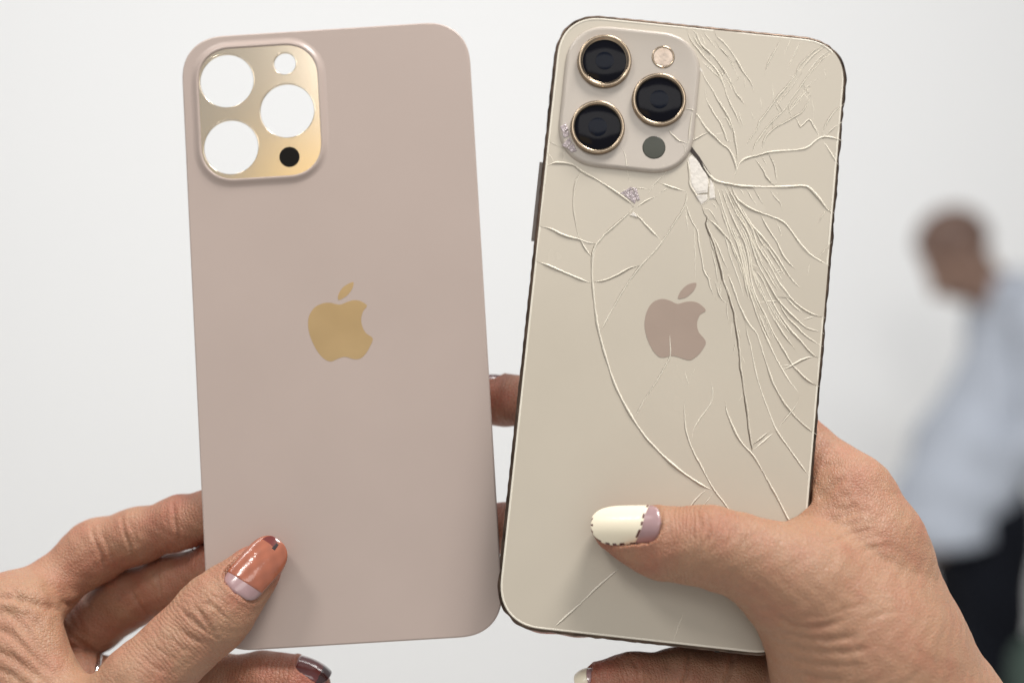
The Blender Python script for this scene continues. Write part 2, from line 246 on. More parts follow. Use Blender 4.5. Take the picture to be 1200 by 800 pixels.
CRACKS = [[1.06,[[-37.78,39.11],[-35.84,40.13],[-33.6,40.37],[-31.77,40.22],[-30.38,39.9],[-28.43,38.61],[-24.17,36.75],[-18.21,33.7],[-14.58,31.32],[-13.82,30.48]]],[0.66,[[-38.01,45.7],[-36.37,45.18],[-34.7,44.42]]],[0.66,[[-34.7,44.42],[-32.52,47.44]]],[0.66,[[-34.7,44.42],[-33.03,43.67],[-33.67,43.26],[-33.82,40.35]]],[0.56,[[-38.15,42.67],[-36.91,41.64],[-36.07,40.11]]],[0.46,[[-18.99,46.1],[-17.66,44.15],[-16.89,40.99],[-15.95,38.32],[-15.06,36.11]]],[1.06,[[-18.21,33.7],[-16.09,35.19],[-15.06,36.11]]],[0.76,[[-15.06,36.11],[-13.89,35.77],[-12.08,35.73],[-10.27,35.7]]],[0.46,[[-10.27,35.7],[-8.45,37.97],[-6.05,41.22],[-4.84,42.74]]],[0.86,[[-8.45,37.97],[-6.13,37.29],[-2.67,36.51],[-0.14,36.09]]],[0.46,[[-8.44,37.85],[-10.99,33.78]]],[0.86,[[-13.8,30.26],[-11.9,31.61],[-10.23,32.94],[-8.08,34.09]]],[0.41,[[-7.9,34.57],[-4.34,37.48]]],[1.16,[[-13.82,30.48],[-15.42,28.36],[-16.84,26.72],[-19.28,24.05],[-20.9,22.28],[-21.87,20.69],[-22.84,19.21],[-23.3,17.11],[-23.23,14.15],[-22.89,10.77],[-22.32,7.43],[-21.42,2.99],[-19.97,-2.5],[-18.42,-6.84],[-16.65,-11.14],[-14.35,-16.27],[-11.69,-20.67],[-8.59,-25.01],[-5.33,-28.88],[-1.69,-32.14],[1.89,-34.96],[5.42,-37.23],[8.92,-39.16],[11.91,-40.49],[13.93,-40.93]]],[0.96,[[-14.43,29.73],[-11.97,27.7],[-9.5,25.44],[-7.05,23.41],[-5.57,22.08]]],[0.66,[[-14.96,28.3],[-13.33,27.78],[-12.2,27.67]]],[0.76,[[-0.41,36.52],[-0.49,32.6],[-2.92,27.29],[-5.57,22.08],[-7.73,18.77],[-10.32,15.42],[-13.6,9.95],[-16.73,3.04],[-19.62,-3.81]]],[0.96,[[-22.76,9.54],[-20.35,10.13],[-18.2,11.05],[-16.09,12.41],[-13.36,14.29],[-10.32,15.42]]],[1.06,[[-37.97,22.74],[-35.12,22.47],[-32.77,21.58],[-30.45,20.91],[-27.01,20.36],[-24.71,19.81],[-22.44,19.71]]],[1.06,[[-38.01,13.48],[-35.24,12.86],[-32.45,12.02],[-28.73,10.83],[-25.95,9.99],[-22.73,9.2]]],[0.66,[[-28.43,38.61],[-29.56,36.41],[-29.95,33.6],[-29.76,29.47],[-28.91,25.66],[-27.89,22.33],[-26.49,19.62],[-24.93,17.62],[-23.18,15.86]]],[0.56,[[-1.44,-0.06],[-1.07,-3.85],[-0.69,-7.86],[-1.76,-10.66],[-3.4,-14.42],[-6.21,-19.86],[-8.37,-24.99]]],[0.46,[[3.57,-10.54],[4,-12.73],[5.11,-15.07]]],[0.36,[[6.18,-9.81],[5.28,-12.14]]],[0.46,[[10.45,-12.71],[11.15,-15.54],[11.18,-18.21],[10.06,-20.56],[8.53,-23.17],[7.24,-25.97],[6.87,-29.11]]],[0.46,[[2.18,6.65],[1.79,3.67]]],[0.66,[[4.14,-18.97],[4.35,-21.17],[4.95,-25.11],[5.89,-28.11],[7.54,-31.48],[9.59,-34.57],[11.91,-38.07],[13.93,-40.93],[16.61,-43.72],[19.31,-46.82],[21.01,-48.5]]],[0.76,[[11.95,-40.92],[9.95,-43.12],[7.64,-46.66]]],[0.66,[[13.78,-41.61],[12.43,-43.73],[11.1,-46.06]]],[0.76,[[-8.14,-63.09],[-12.52,-67.58],[-17.42,-73.3],[-23.12,-79.53],[-23.48,-80.21]]],[0.46,[[8.98,-72.6],[8.18,-75.71],[7.08,-80.13]]],[0.86,[[14.58,-17.73],[15.54,-20.97],[18.32,-26],[20.56,-28.75],[22.95,-30.81],[25.7,-34.49],[28.37,-38.49],[30,-40.74],[33.81,-46.68],[37.64,-50.41],[38.8,-51.16]]],[0.76,[[5.53,29.68],[7.8,28.21],[10.02,26.15],[12.23,24.1],[13.83,21.3],[15.45,18.29],[16.31,16.11],[17.3,12.58],[18.51,9.08]]],[0.76,[[7.29,38.72],[9.11,33.62],[10.54,30.33],[12.22,26.62],[13.81,24.04],[15.24,20.54],[16.5,16.58],[18.01,12.2],[19.72,8.08],[21.12,4.84],[22.2,2.7],[24.32,-1.13],[26.68,-5.14],[28.73,-8.28],[30.74,-10.97],[32.43,-12.58],[33.65,-13.9]]],[0.76,[[8.18,38.82],[10.45,33.77],[11.81,31.16],[13.42,28.35],[14.73,26.2],[16.05,24.05],[17.3,20.08],[18.47,14.52],[19.92,10.82],[21.51,8.04],[23.07,5.5],[25.45,1.25],[26.97,-0.84],[28.99,-3.55],[31.26,-6.67],[32.93,-8.06],[35.08,-9.84],[37.63,-11.13],[38.77,-11.45]]],[0.76,[[9.09,38.8],[11.79,33.91],[13.37,31.32],[14.9,29.42],[16.44,27.3],[17.59,24.45],[19.87,18.99],[21.94,15.8],[23.49,13.47],[25.78,10.31],[27.49,8.57],[29.91,6.46],[32.29,4.68],[33.95,3.51],[36.22,3.08],[38.72,2.44]]],[0.86,[[9.99,38.78],[13.13,34.05],[14.67,31.92],[16.19,30.02],[17.75,27.66],[18.92,24.59],[20.48,22.24],[22.49,19.72],[24.57,16.53],[25.61,14.83],[27.59,12.66],[29.55,10.6],[31.94,8.82],[33.57,7.98],[35.65,7.19],[38.82,6.62]]],[0.86,[[14.06,33.69],[16.13,30.7],[17.9,28.48],[19.86,26.75],[22.08,24.47],[24.57,21.66],[26.6,18.91],[28.37,16.6],[30.08,14.85],[32.22,13.38]]],[0.76,[[18.65,32.8],[19.9,31.33],[21.72,28.55],[24.24,25.39],[26.09,22.16],[28.08,19.98],[30.73,17.76]]],[0.66,[[26.04,9.89],[27.35,7.65],[29.11,5.36],[31.02,3.87],[32.71,2.36],[34.14,1.28],[36.47,0.06],[38.56,-0.95]]],[0.76,[[19.1,17.54],[21.34,15.05],[22.66,12.7],[24.51,9.5],[26.31,6.75],[27.81,4.88],[29.55,2.81],[31.25,1.19],[32.93,-0.2],[34.16,-1.53],[36.31,-3.32],[38.38,-4.11]]],[0.66,[[18.15,18.12],[19.76,15.11],[21.15,12.08],[23,8.88],[24.84,5.69],[26.86,2.97],[28.62,0.68],[31.56,-2.37]]],[0.86,[[11.39,16.03],[12.36,15.23],[13.43,13.3],[14.82,10.27],[15.95,7.68],[17.13,5.77],[17.55,4.8],[19.32,2.5],[21.28,0.46],[22.69,-2.87],[24.37,-6.73],[26.32,-11.23],[28.13,-14.16],[29.77,-16.43],[31.96,-18.76],[34.48,-21.04],[37.77,-23.24],[38.93,-23.89]]],[0.66,[[17.84,4.04],[18.86,0.09],[20.07,-3.38],[21.68,-9.04],[23.13,-12.91],[24.79,-16.63],[26.69,-20.55],[28.53,-23.9],[32.11,-28.17],[35.42,-32.01],[38.1,-35.03]]],[0.86,[[28.73,-8.28],[30.83,-6.83],[32.5,-5.64],[34.62,-4.4],[37.22,-3.56]]],[0.76,[[22.84,-29.61],[25.5,-27.11],[28.32,-24.04]]],[0.76,[[22.62,-28.31],[25.16,-25.82],[27.61,-23.45]]],[0.66,[[28.91,-23.2],[31.85,-18.77],[33.01,-16.75],[33.48,-14.47]]],[0.56,[[-0.31,33.08],[0.62,30.42],[1.99,27.81],[3.27,26.12],[4.03,22.77],[5.02,19.45],[6.06,15.46],[7.34,13.78],[7.97,11.8],[9.32,9.23],[10.09,8.18]]],[0.46,[[-0.43,31.92],[0.38,28.1],[1.15,24.75]]],[0.56,[[9.19,13.07],[10.61,9.82],[11.88,8.14],[12.83,7.57]]],[0.46,[[6.73,15.53],[8.04,13.4]]],[0.36,[[2.21,27.84],[3.03,21.52],[4.05,12.97]]],[0.46,[[7.25,21.97],[8.78,17.57],[9.86,13.14]]],[1.16,[[1.89,45.77],[3.22,43.6],[4.78,41.46],[6.73,39.93],[9.03,39.48],[10.85,39.33],[13.57,39.16],[16.27,39.27],[19.63,39.51],[22.98,39.87],[26.33,40.34],[29.66,40.88],[31.25,40.7],[33.19,39.18],[35.15,37.21],[36.89,35.21],[38.52,34.58]]],[1.06,[[12.08,43.16],[12.81,45.09],[13.83,46.35],[15.56,47.23],[17.75,48.04],[19.94,48.9],[23.27,49.63],[26.61,50.19],[28.82,50.73],[30.56,51.61],[32.64,53.8],[33.49,54.36],[35.27,54.78],[37.1,54.56],[39.4,54.06]]],[0.96,[[10.58,39.77],[11.55,41.49],[12.07,43.27],[11.43,45.4],[10.59,47.16],[9.3,48.88],[7.38,50.07],[5.66,51.51],[4.2,52.63],[2.45,54.42],[0.65,56.68],[-0.83,57.92],[-2.89,58.05]]],[0.76,[[12.16,44.79],[11.89,47.77],[11.2,50.47],[10.48,53.42],[9.04,56.76],[7.21,59.36],[5.15,62.06],[3.56,64.46],[1.5,67.06],[0.66,68.73],[-0.59,70],[-1.38,71.1]]],[0.66,[[1.4,65.76],[2.48,61.43],[3.82,59.23],[5.64,56.74],[6.65,55.57],[8.03,52.92],[8.89,50.93],[10.71,50.89]]],[0.46,[[6.65,55.57],[7.87,57.1],[9.7,54.5],[10.58,52.27]]],[0.76,[[-1.36,49.02],[1.18,50.92],[2.67,52.01],[4.2,52.63]]],[0.56,[[5.59,52.32],[7.13,52.78],[8.27,52.72]]],[0.76,[[2.55,80.47],[3.6,78.93],[5.56,77.48],[7.58,75.34],[9.64,72.74],[11.23,70.32],[12.5,68.81],[13.77,67.31],[14.92,64.62]]],[0.46,[[11.74,69.67],[12.46,64.12]]],[0.76,[[-3.63,80.52],[-1.89,79.05],[-0.77,76.81],[0.74,75.32],[2.7,73.88],[4.96,71.53],[6.76,69.38],[8.59,66.76],[9.97,64.09],[11.46,62.61],[13,60.68]]],[0.66,[[-4.52,80.19],[-3.08,77.04],[-1.05,74.9],[0.97,72.76],[3.45,70.67],[5.24,68.51],[6.62,65.84],[7.8,62.93],[9.15,60.5],[10.49,58.31],[12.17,54.76]]],[0.56,[[-0.56,72.12],[1.37,70.92],[3.6,69.04],[5.3,67.81],[6.36,66.28],[7.8,62.93]]],[0.56,[[-0.81,79.64],[0.36,76.93],[1.87,75.44]]],[0.46,[[11.04,59.77],[11.96,57.07],[13.07,54.86]]],[0.46,[[14.45,59.66],[15.6,56.99]]],[0.36,[[16.52,64.55],[17.15,59.95]]],[0.56,[[21.02,80.78],[19.33,76.59],[17.83,72.9],[17.19,69.78]]],[0.46,[[26.08,80.37],[24.24,75.23],[22.96,71.57]]],[0.46,[[23.53,80.81],[21.71,75.43]]],[0.41,[[18.65,76.52],[17.17,72.6]]],[0.76,[[31.41,79.29],[29.3,77.29],[27.65,75.24],[26.03,72.95],[25.72,71.16],[24.74,69.41],[22.93,66.64],[21.31,64.36],[19.93,61.88],[18.55,59.52],[16.97,56.9],[16.65,55.35],[15.11,52.28],[13.93,50.3]]],[0.66,[[34.73,77.75],[32.17,75.72],[30.96,73.83],[29.32,71.66],[27.93,69.28],[26.36,66.3],[24.76,63.8],[23.41,61.08],[21.36,58.53],[19.31,55.99],[17.95,53.52],[16.58,51.05],[15.52,47.69]]],[0.76,[[30.06,65.53],[28.95,62.61],[27.97,60.75],[26.27,59.41],[23.72,57.5],[21.37,55.86],[19.51,53.8],[18.58,51.49],[18.17,48.43]]],[0.41,[[32.46,74.92],[33.2,71.48],[33.21,68.67]]],[0.41,[[30.08,65.3],[30.83,61.87],[31.06,59.1]]],[0.41,[[23.51,70.45],[26.31,69.58]]],[0.36,[[19.41,67.91],[20.1,62.6]]],[0.66,[[26.06,59.27],[27.08,57.98],[27.87,56.66],[28.7,57.57],[29.94,58.98],[31.2,57.48],[32.49,55.53],[33.06,54.2]]],[0.66,[[39.01,64.38],[37.76,63.08],[36.5,61.78],[34.54,58.07],[33.65,55.19]]],[0.66,[[39.18,59.5],[36.86,57.51],[35.2,55.59],[34.38,54.57]]],[0.76,[[33.49,54.36],[35.53,51.68],[38.07,48.24],[38.82,47.4]]],[0.66,[[16.23,47.3],[17.74,45.61],[19.51,43.49],[19.81,42.6],[21.54,40.93],[22.98,39.87]]],[0.56,[[19.94,48.86],[21.5,46.48],[22.42,43.8],[22.9,40.85]]],[0.41,[[18.21,47.98],[20.02,45.39]]],[0.66,[[20.75,39.58],[22.77,37.15],[24.24,35.81],[25.11,33.49]]],[0.46,[[22.32,39.75],[24.15,36.84]]],[0.56,[[16.72,39.27],[19.3,35.63],[20.84,33.5]]],[0.46,[[18.53,39.23],[20.58,36.46]]],[0.56,[[14.7,39.17],[17.02,35.85],[19.03,33.53]]],[0.46,[[12.9,39.09],[15.2,36.11]]],[0.96,[[10.85,39.33],[12.48,36.28],[13.95,34.94],[16.32,33.59],[18.65,32.8],[21.41,32.07],[24.18,31.33],[26.06,30.38],[28.03,28.31],[30.53,25.37],[32.96,23.12],[35.32,21.78],[38.57,20.42]]],[0.56,[[35.32,21.78],[36.7,24.09],[38.7,26.93]]],[0.56,[[36.45,35.16],[34.52,31.29]]],[0.46,[[23.26,31.57],[24.88,28.43],[25.56,25.76]]],[0.41,[[33.75,21.84],[33.14,18.36],[33.15,15.64]]],[0.76,[[-7.1,52.13],[-6.08,50.96],[-5.1,50.25],[-3.88,49.33],[-1.34,48.79]]],[0.56,[[-2.67,48.53],[-1.83,46.77],[-3,44.79]]],[0.56,[[-1.34,48.79],[-1.31,53.33],[-1.07,58.01]]],[0.46,[[13.89,45.66],[14.99,43.47]]],[0.41,[[13.06,44.88],[13.71,42.64]]],[0.56,[[4.6,40.97],[4.56,38.89]]],[0.76,[[2.16,35.64],[5.04,36.18]]],[0.96,[[-1.27,45.67],[-0.12,40.7],[0.25,37.97],[2.18,35.41],[3.77,32.82]]],[0.86,[[3.77,32.82],[5.41,34.61],[4.95,39.63],[3.86,41.59]]],[0.76,[[5.63,34.63],[7.41,34.94],[8.5,32.87]]],[0.86,[[7.4,35.05],[6.37,38.86],[5.31,40.59]]],[0.66,[[8.44,33.55],[9.87,30.26],[11.84,25.89],[12.82,22.57],[15,18.24]]],[0.56,[[4.06,32.16],[6.13,31.7],[7.66,29.79],[8.72,28.07]]],[0.46,[[6.12,34.22],[8.34,32.16]]],[0.41,[[9.47,27.24],[11.38,23.55],[12.31,20.69],[13.99,16.99],[15.95,12.66],[17.4,8.96]]],[0.56,[[7.41,25.19],[9.26,22.18],[10.92,18.71],[12.72,16.18]]],[0.46,[[13.83,21.3],[16.74,13.88]]],[0.46,[[20.95,24.58],[20.13,21.07]]],[0.44,[[17.47,21.12],[18.76,16.25],[20.89,11.92],[23.31,7.76],[26.02,3.53]]],[0.44,[[11.46,29.14],[14.03,24.41],[16.09,19.57],[17.51,14.5],[19.29,9.7]]],[0.44,[[17.24,26.89],[18.9,22.98],[21.01,19.48]]],[0.44,[[13.78,31.55],[16.15,28.17],[17.93,24.56],[19.82,20.94],[21.85,17.24]]],[0.44,[[21.4,7.42],[24.05,2.94],[26.56,-1.49]]],[0.44,[[16.39,28.66],[18.24,25.29],[19.99,21.48]]],[0.54,[[18.8,22.88],[20.83,19.25],[23.2,15.91],[25.48,12.46]]],[0.36,[[13.02,29.9],[15.59,25.99],[17.56,21.5],[18.83,16.47],[21.09,12.13]]],[0.44,[[21.15,19.81],[23.4,16.68],[25.61,13.3]]],[0.54,[[20.69,7.45],[22.97,2.7],[25.49,-1.6]]],[0.44,[[22.44,18.31],[24.53,15],[27.13,11.87],[29.89,9.12],[33.17,6.93]]],[0.36,[[12,32.62],[14.62,28.71],[16.83,24.88],[18.41,20.52]]],[0.44,[[18.13,24.91],[19.94,21.23],[22.25,17.85]]],[0.44,[[11.39,35.2],[13.73,31.56],[16.22,28.29]]],[0.36,[[19.76,24.28],[21.9,21.67],[23.97,18.81],[26.07,16.07],[28.26,13.41]]],[0.54,[[20.58,25.2],[22.47,22.9],[24.14,20.8],[25.82,18.55],[27.67,16.26]]],[0.36,[[23.41,21.89],[25.08,19.61],[26.62,17.37],[28.48,15.3]]],[0.54,[[14.8,32.12],[16.61,29.62],[18.64,27.46],[20.17,24.93],[22.19,22.61]]],[0.36,[[19.72,26.09],[21.27,23.94],[23.16,21.78]]],[0.44,[[22.06,17.5],[24.32,14.25],[26.82,10.89]]],[0.44,[[14.86,24.76],[16.75,19.75],[17.98,14.52],[20.03,9.67],[22.42,5.18]]],[0.36,[[12.01,29.07],[14.42,24.49],[16.36,19.58],[17.75,14.69]]],[0.54,[[10.6,37.04],[12.72,33.63],[15.03,30.29],[17.45,26.79]]],[0.44,[[17.08,17.2],[18.69,12.17],[21.08,7.33]]],[0.44,[[22.21,11.64],[24.85,7.68],[27.57,4.11],[30.75,0.65]]],[0.44,[[18.8,17.33],[21.07,13.16],[23.38,9.2],[26.03,5.27],[29.31,1.66]]],[0.36,[[4.89,70.18],[6.31,68.37],[7.38,66.06]]],[0.36,[[5.59,69.07],[6.79,66.91],[8,64.69]]],[0.36,[[-3.13,79.36],[-1.92,77.42],[-0.33,75.61],[1.5,73.8]]],[0.36,[[6.74,73.45],[7.99,71.85],[9.19,70.18],[10.18,68.58],[11.39,67.1]]],[0.44,[[4.69,76.35],[6.15,75.14],[7.33,73.64]]],[0.44,[[6.5,74.28],[7.68,72.74],[8.93,71.27],[10.11,69.65]]],[0.54,[[3.28,77.62],[4.36,76.26],[5.94,74.87],[7.31,73.51],[8.45,72.09]]],[0.36,[[-0.66,80.63],[0.68,78.99],[2.1,77.46],[3.53,76.02]]],[0.54,[[-3.29,79.5],[-2.08,77.25],[-0.41,75.57],[1.28,73.67]]],[0.36,[[6.34,69.02],[7.56,66.87],[8.78,64.93]]],[0.36,[[6.96,68],[8.26,65.93],[9.52,63.79]]],[0.54,[[1.2,78.07],[2.57,76.75],[4.09,75.38]]],[0.54,[[27.01,71.68],[25.6,68.9],[24.17,66.43],[22.51,63.86],[20.95,61.14]]],[0.36,[[28.07,64.61],[26.51,62.9],[25.04,61.07],[23.37,59.29]]],[0.44,[[28.94,68.19],[27.6,66.04],[26.18,63.73],[24.43,61.68]]],[0.44,[[32.53,71.76],[30.91,69.87],[29.5,67.66]]],[0.54,[[29.65,67.6],[28.12,65.65],[26.74,63.77],[25.13,61.76]]],[0.44,[[34.01,78.18],[31.51,76.17],[29.8,73.63],[28.01,70.92]]],[0.36,[[32.42,78.96],[30.06,77],[28.18,74.46],[26.56,72.01],[25.37,69.29]]],[0.36,[[28.65,66.05],[27.26,63.85],[25.87,62.09]]],[0.54,[[28.28,66.91],[26.72,64.71],[25.34,62.52],[23.85,60.59]]],[0.44,[[30.29,67.26],[29.23,65.22],[27.99,63.37]]],[0.54,[[30.66,70.35],[29.2,68.31],[27.34,65.85]]],[0.36,[[30.12,68.39],[28.79,66.38],[27.32,64.3]]],[0.41,[[17.15,20.58],[18.21,20.42],[19.39,20.12]]],[0.41,[[18.79,10.31],[19.37,10.26],[20.29,10.17]]],[0.41,[[19.84,23.2],[21,23.96],[21.88,24.67]]],[0.61,[[11.92,27.28],[13.84,26],[15.5,24.95]]],[0.41,[[27.92,-7.05],[29.72,-6.8],[31.18,-6.57]]],[0.51,[[17.29,28.36],[17.59,27.84],[18.35,28.09]]],[0.61,[[22.57,2.03],[23.88,1.36],[25.74,0.84]]],[0.51,[[23.86,17.62],[25.31,17.81],[27.19,18.14]]],[0.61,[[21.06,8.82],[23.73,9.41],[26.3,9.78]]],[0.41,[[31.91,4.96],[34.31,6.09],[36.59,7.02]]],[0.41,[[16.98,25.94],[18.02,25.4],[18.69,25.19]]],[0.41,[[24.48,16.66],[25.86,17.38],[27.19,18.14]]],[0.51,[[23.86,17.62],[25.56,17.38],[27.62,17.58]]],[0.61,[[17.68,13.15],[19.23,11.05],[21.06,8.82]]],[0.51,[[17.52,19.06],[18.87,18.48],[20.56,17.92]]],[0.51,[[25.49,10.72],[27.56,10.93],[29.6,10.57]]],[0.61,[[2.22,74.23],[2.26,72.84],[2.29,71.64]]],[0.51,[[11.62,69.85],[10.28,68.05],[9,65.97]]],[0.41,[[4.62,71.89],[4.09,70.9],[3.99,70.01]]],[0.61,[[6.78,69.34],[6.47,68.32],[5.79,67.44]]],[0.41,[[-1.4,78.08],[-1.69,77.24],[-2.17,76.08]]],[0.41,[[5.5,70.89],[5.2,70.09],[4.49,69.41]]],[0.51,[[20.5,57.46],[20.52,56.42],[20.65,55.06]]],[0.61,[[24.22,62.7],[24.71,60.63],[25.45,58.8]]],[0.51,[[20.79,63.42],[21.88,61.78],[22.8,60.33]]],[0.51,[[20.36,62.65],[21.35,61.08],[22.23,59.61]]],[0.51,[[27.43,68.33],[28.87,66.65],[29.86,65]]],[0.41,[[20.5,57.46],[20.71,56.59],[20.65,55.06]]],[0.51,[[27,67.51],[28.04,65.82],[29.46,63.95]]],[0.51,[[9.71,18.35],[10.43,17.14],[11.73,15.76]]],[0.51,[[15.84,-1.2],[15.86,-3.26],[15.5,-5.59]]],[0.41,[[14.84,5.55],[15.65,4.36],[16.58,2.95]]],[0.41,[[17.23,-4.49],[18.37,-6.44],[19.6,-8.6]]],[0.51,[[6.17,26.28],[7.35,23.09],[8.87,19.71]]],[0.51,[[12.87,8.68],[13,5.55],[13.96,2.28]]],[0.41,[[10.84,13.36],[10.92,10.7],[10.81,7.79]]],[0.41,[[14.68,3.82],[14.57,1.36],[14.66,-1.31]]],[0.51,[[15.7,2.21],[16.62,0.64],[17.13,-1.2]]],[0.41,[[10.93,15.09],[12.2,11.86],[13.57,8.43]]],[0.51,[[10.66,13.34],[10.73,11.22],[11,8.9]]],[0.41,[[18.6,-14.59],[18.79,-15.95],[18.14,-17.63]]]]
WEDGE = [[[[-1.35,48.91],[-0.15,48.22],[0.87,47.05],[2.13,45.68],[3.29,44.07],[4.45,42.58],[5.47,41.3],[4.72,40.87],[3.33,42.46],[2.02,44.4],[0.76,45.77],[-0.48,46.91]],'dark'],[[[-5.36,50.57],[-4.69,50.64],[-4.51,49.96],[-5.18,49.89]],'dark'],[[[4.56,41.43],[5.49,41.07],[5.78,40.41],[4.86,40.54]],'dark']]
CHIPS = [[[-1.02,45.46],[0.03,46.27],[1.51,45.04],[3.08,42.66],[4.49,40.96],[4.97,39.4],[5.02,36.41],[2.26,35.77],[0.47,38],[-0.01,40.71]],[[2.29,35.42],[5.06,35.95],[5.3,34.6],[3.75,33.05],[2.23,34.84]],[[5.34,40.25],[6.38,38.74],[7.28,35.15],[5.86,34.66],[5.51,36]],[[-17.98,33.72],[-15.14,35.87],[-14.74,35.22],[-16.83,33.5]],[[-16.82,33.39],[-14.73,35.11],[-13.4,33.06],[-13.69,31.42]],[[-14.8,35.79],[-13.65,35.57],[-12.46,32.7],[-13.09,32.17],[-13.94,33.92]],[[-34.5,44.68],[-32.72,47.19],[-31.9,45.88],[-33.08,44.13]],[[-32.85,44.04],[-31.65,45.68],[-30.32,43.73],[-31.62,43.13]],[[-35.48,49.69],[-34,50.78],[-33.16,49.24],[-34.41,48.17]],[[-34.61,47.92],[-33.12,48.89],[-32.76,47.65],[-34.04,46.82]],[[-1.18,71.35],[0.62,69.19],[0.91,68.52],[-0.3,69.33],[-1.31,70.4]],[[-4.37,76.19],[-3.69,76.27],[-3.6,75.33],[-4.17,75.27]],[[-14.73,28.21],[-13.92,29.21],[-12.44,27.88]]]
HAND_A = {'thumb':[[-21.22,-57.82,5.2,4.9],[-26.17,-62.72,6.2,6.4],[-32.7,-68.7,8.2,8.6],[-37.02,-72.86,9.5,9.1],[-44.98,-79.68,11.5,8.9],[-53.37,-86.94,14,9.6],[-62.48,-97.07,14,11.5],[-88.05,-114.03,8,15]],'index':[[-100.07,-76.47,-4,12.5],[-91.73,-69.21,-7,9],[-85.07,-64.58,-11,7.4],[-74.05,-55.88,-15,7.6],[-71.07,-54.23,-15.5,7.4],[-60.48,-51.45,-13.5,7],[-47.39,-48.33,-10.5,6.7],[-36.71,-46.07,-8,6.2],[-28.28,-45.13,-6.6,5.4]],'middle':[[-100.23,-88,-22,10],[-88.7,-81.44,-24,7.9],[-76.27,-75.67,-25,7.4],[-67.31,-69.06,-25,8.3],[-53.36,-65.57,-20,7.7],[-37.13,-61.09,-12,6.8],[-24.63,-59.42,-8,6],[-18.64,-58.55,-7,5.2]],'ring':[[-93.84,-101.25,-16,9],[-81.68,-90,-19,8],[-70.02,-93.9,-24,7.6],[-54.07,-92.4,-18,7.6],[-40.94,-92.37,-12,7.6],[-26.47,-92.71,-9,7.9],[-18.37,-93.56,-8.5,7.2],[-14.51,-94.47,-8.5,5.8]],'little':[[-93.65,-114.59,-14,10],[-76.76,-112.35,-20,7],[-63.06,-111.27,-22,6.8],[-47.83,-110.37,-18,6.4],[-35.06,-110.5,-13,5.6]],'palm':[[[-87.18,-70.16,2,9.5],[-84.56,-79.47,6,8.6],[-77.13,-91.16,9,8.6],[-66.84,-101.7,11,9]],[[-99.75,-78.81,0,14],[-89.65,-92.9,5,14],[-89.52,-114.94,4,18]],[[-104.32,-87.7,-8,13],[-99.28,-117.83,-10,20],[-109.84,-155.34,-10,26],[-128.74,-242.05,-10,30]],[[-91.77,-102.43,-10,13],[-95.67,-125.33,-12,20]],[[-93.73,-71.05,-1,10.5],[-92.91,-78.92,2,11.5]]]}
RING_A = [[-77.15,-91.54,-21],[-70.02,-93.9,-24],7.9]
CREASES_A = [[0.44,0.495,[[-71.76,-47.17],[-70.08,-51.4],[-68.41,-55.63],[-67.68,-60.26]]],[0.24,0.44,[[-68.6,-49.2],[-66.46,-53.46],[-65.22,-56.97],[-64.43,-60]]],[0.4,0.495,[[-63.53,-44.44],[-61.86,-48.68],[-60.23,-53.83],[-59.08,-59.4]]],[0.2,0.44,[[-61.03,-45.74],[-58.92,-50.47],[-58.15,-53.96]]],[0.44,0.495,[[-48.04,-41.56],[-47.13,-46.87],[-46.33,-54.44]]],[0.32,0.55,[[-87.71,-61.29],[-85.06,-63.71],[-83.38,-67.42]]],[0.32,0.55,[[-81.97,-60.73],[-79.14,-64.06],[-77.51,-69.12]]],[0.48,0.875,[[-91.67,-63.55],[-87.21,-63.82],[-82.79,-65.19],[-78.42,-67.66],[-74.53,-70.98]]],[0.48,0.875,[[-90.7,-67.44],[-87.37,-67.2],[-84.14,-69.8],[-80.34,-74.39],[-76.58,-80.07]]],[0.48,0.875,[[-90.86,-71.58],[-86.44,-72.06],[-82.16,-75.81],[-77.92,-80.42],[-74.09,-84.13]]],[0.48,0.875,[[-91.36,-75.63],[-85.93,-77.47],[-80.58,-81.26],[-74.83,-85.92]]],[0.32,0.75,[[-85.14,-66.89],[-81.91,-69.28],[-78.75,-73.4],[-75.88,-79.24]]],[0.32,0.75,[[-90.43,-80.02],[-85.01,-82.08],[-80.74,-85.36],[-78.64,-87.86]]],[0.28,0.55,[[-63.57,-65.26],[-61.82,-68.15],[-60.33,-71.72],[-58.85,-75.28]]],[0.24,0.44,[[-54.85,-61.68],[-54.11,-65.86],[-53.56,-69.11]]],[0.4,0.44,[[-42,-67.75],[-40.76,-69.11],[-38.38,-71.17],[-35.91,-73.34],[-33.51,-75.5],[-31.42,-76.69]]],[0.36,0.44,[[-36.72,-68.5],[-35.3,-71.35],[-33.44,-74.02],[-32.43,-75.36]]],[0.32,0.495,[[-41.99,-72.44],[-38.58,-75.63],[-35.56,-77.72]]],[0.28,0.44,[[-35.69,-66.77],[-33.18,-68.49],[-31.12,-70.54],[-29.7,-72.33]]],[0.2,0.44,[[-38.75,-67.52],[-36.47,-69.58],[-34.44,-72.26]]],[0.2,0.44,[[-45.02,-74.33],[-41.93,-77.05],[-38.61,-79.36]]],[0.16,0.44,[[-48.32,-76.25],[-44.81,-79.21],[-41.06,-81.54]]],[0.16,0.44,[[-51.38,-78.87],[-47.67,-81.83],[-44.13,-83.94]]],[0.16,0.44,[[-33.68,-65.26],[-31.17,-67.12],[-28.72,-69.83]]]]
NAILS_A = {'thumb':[[-27.62,-65.74],[-17.3,-53.42]],'ring':[[-17.39,-86.87],[-9.13,-92.27]]}
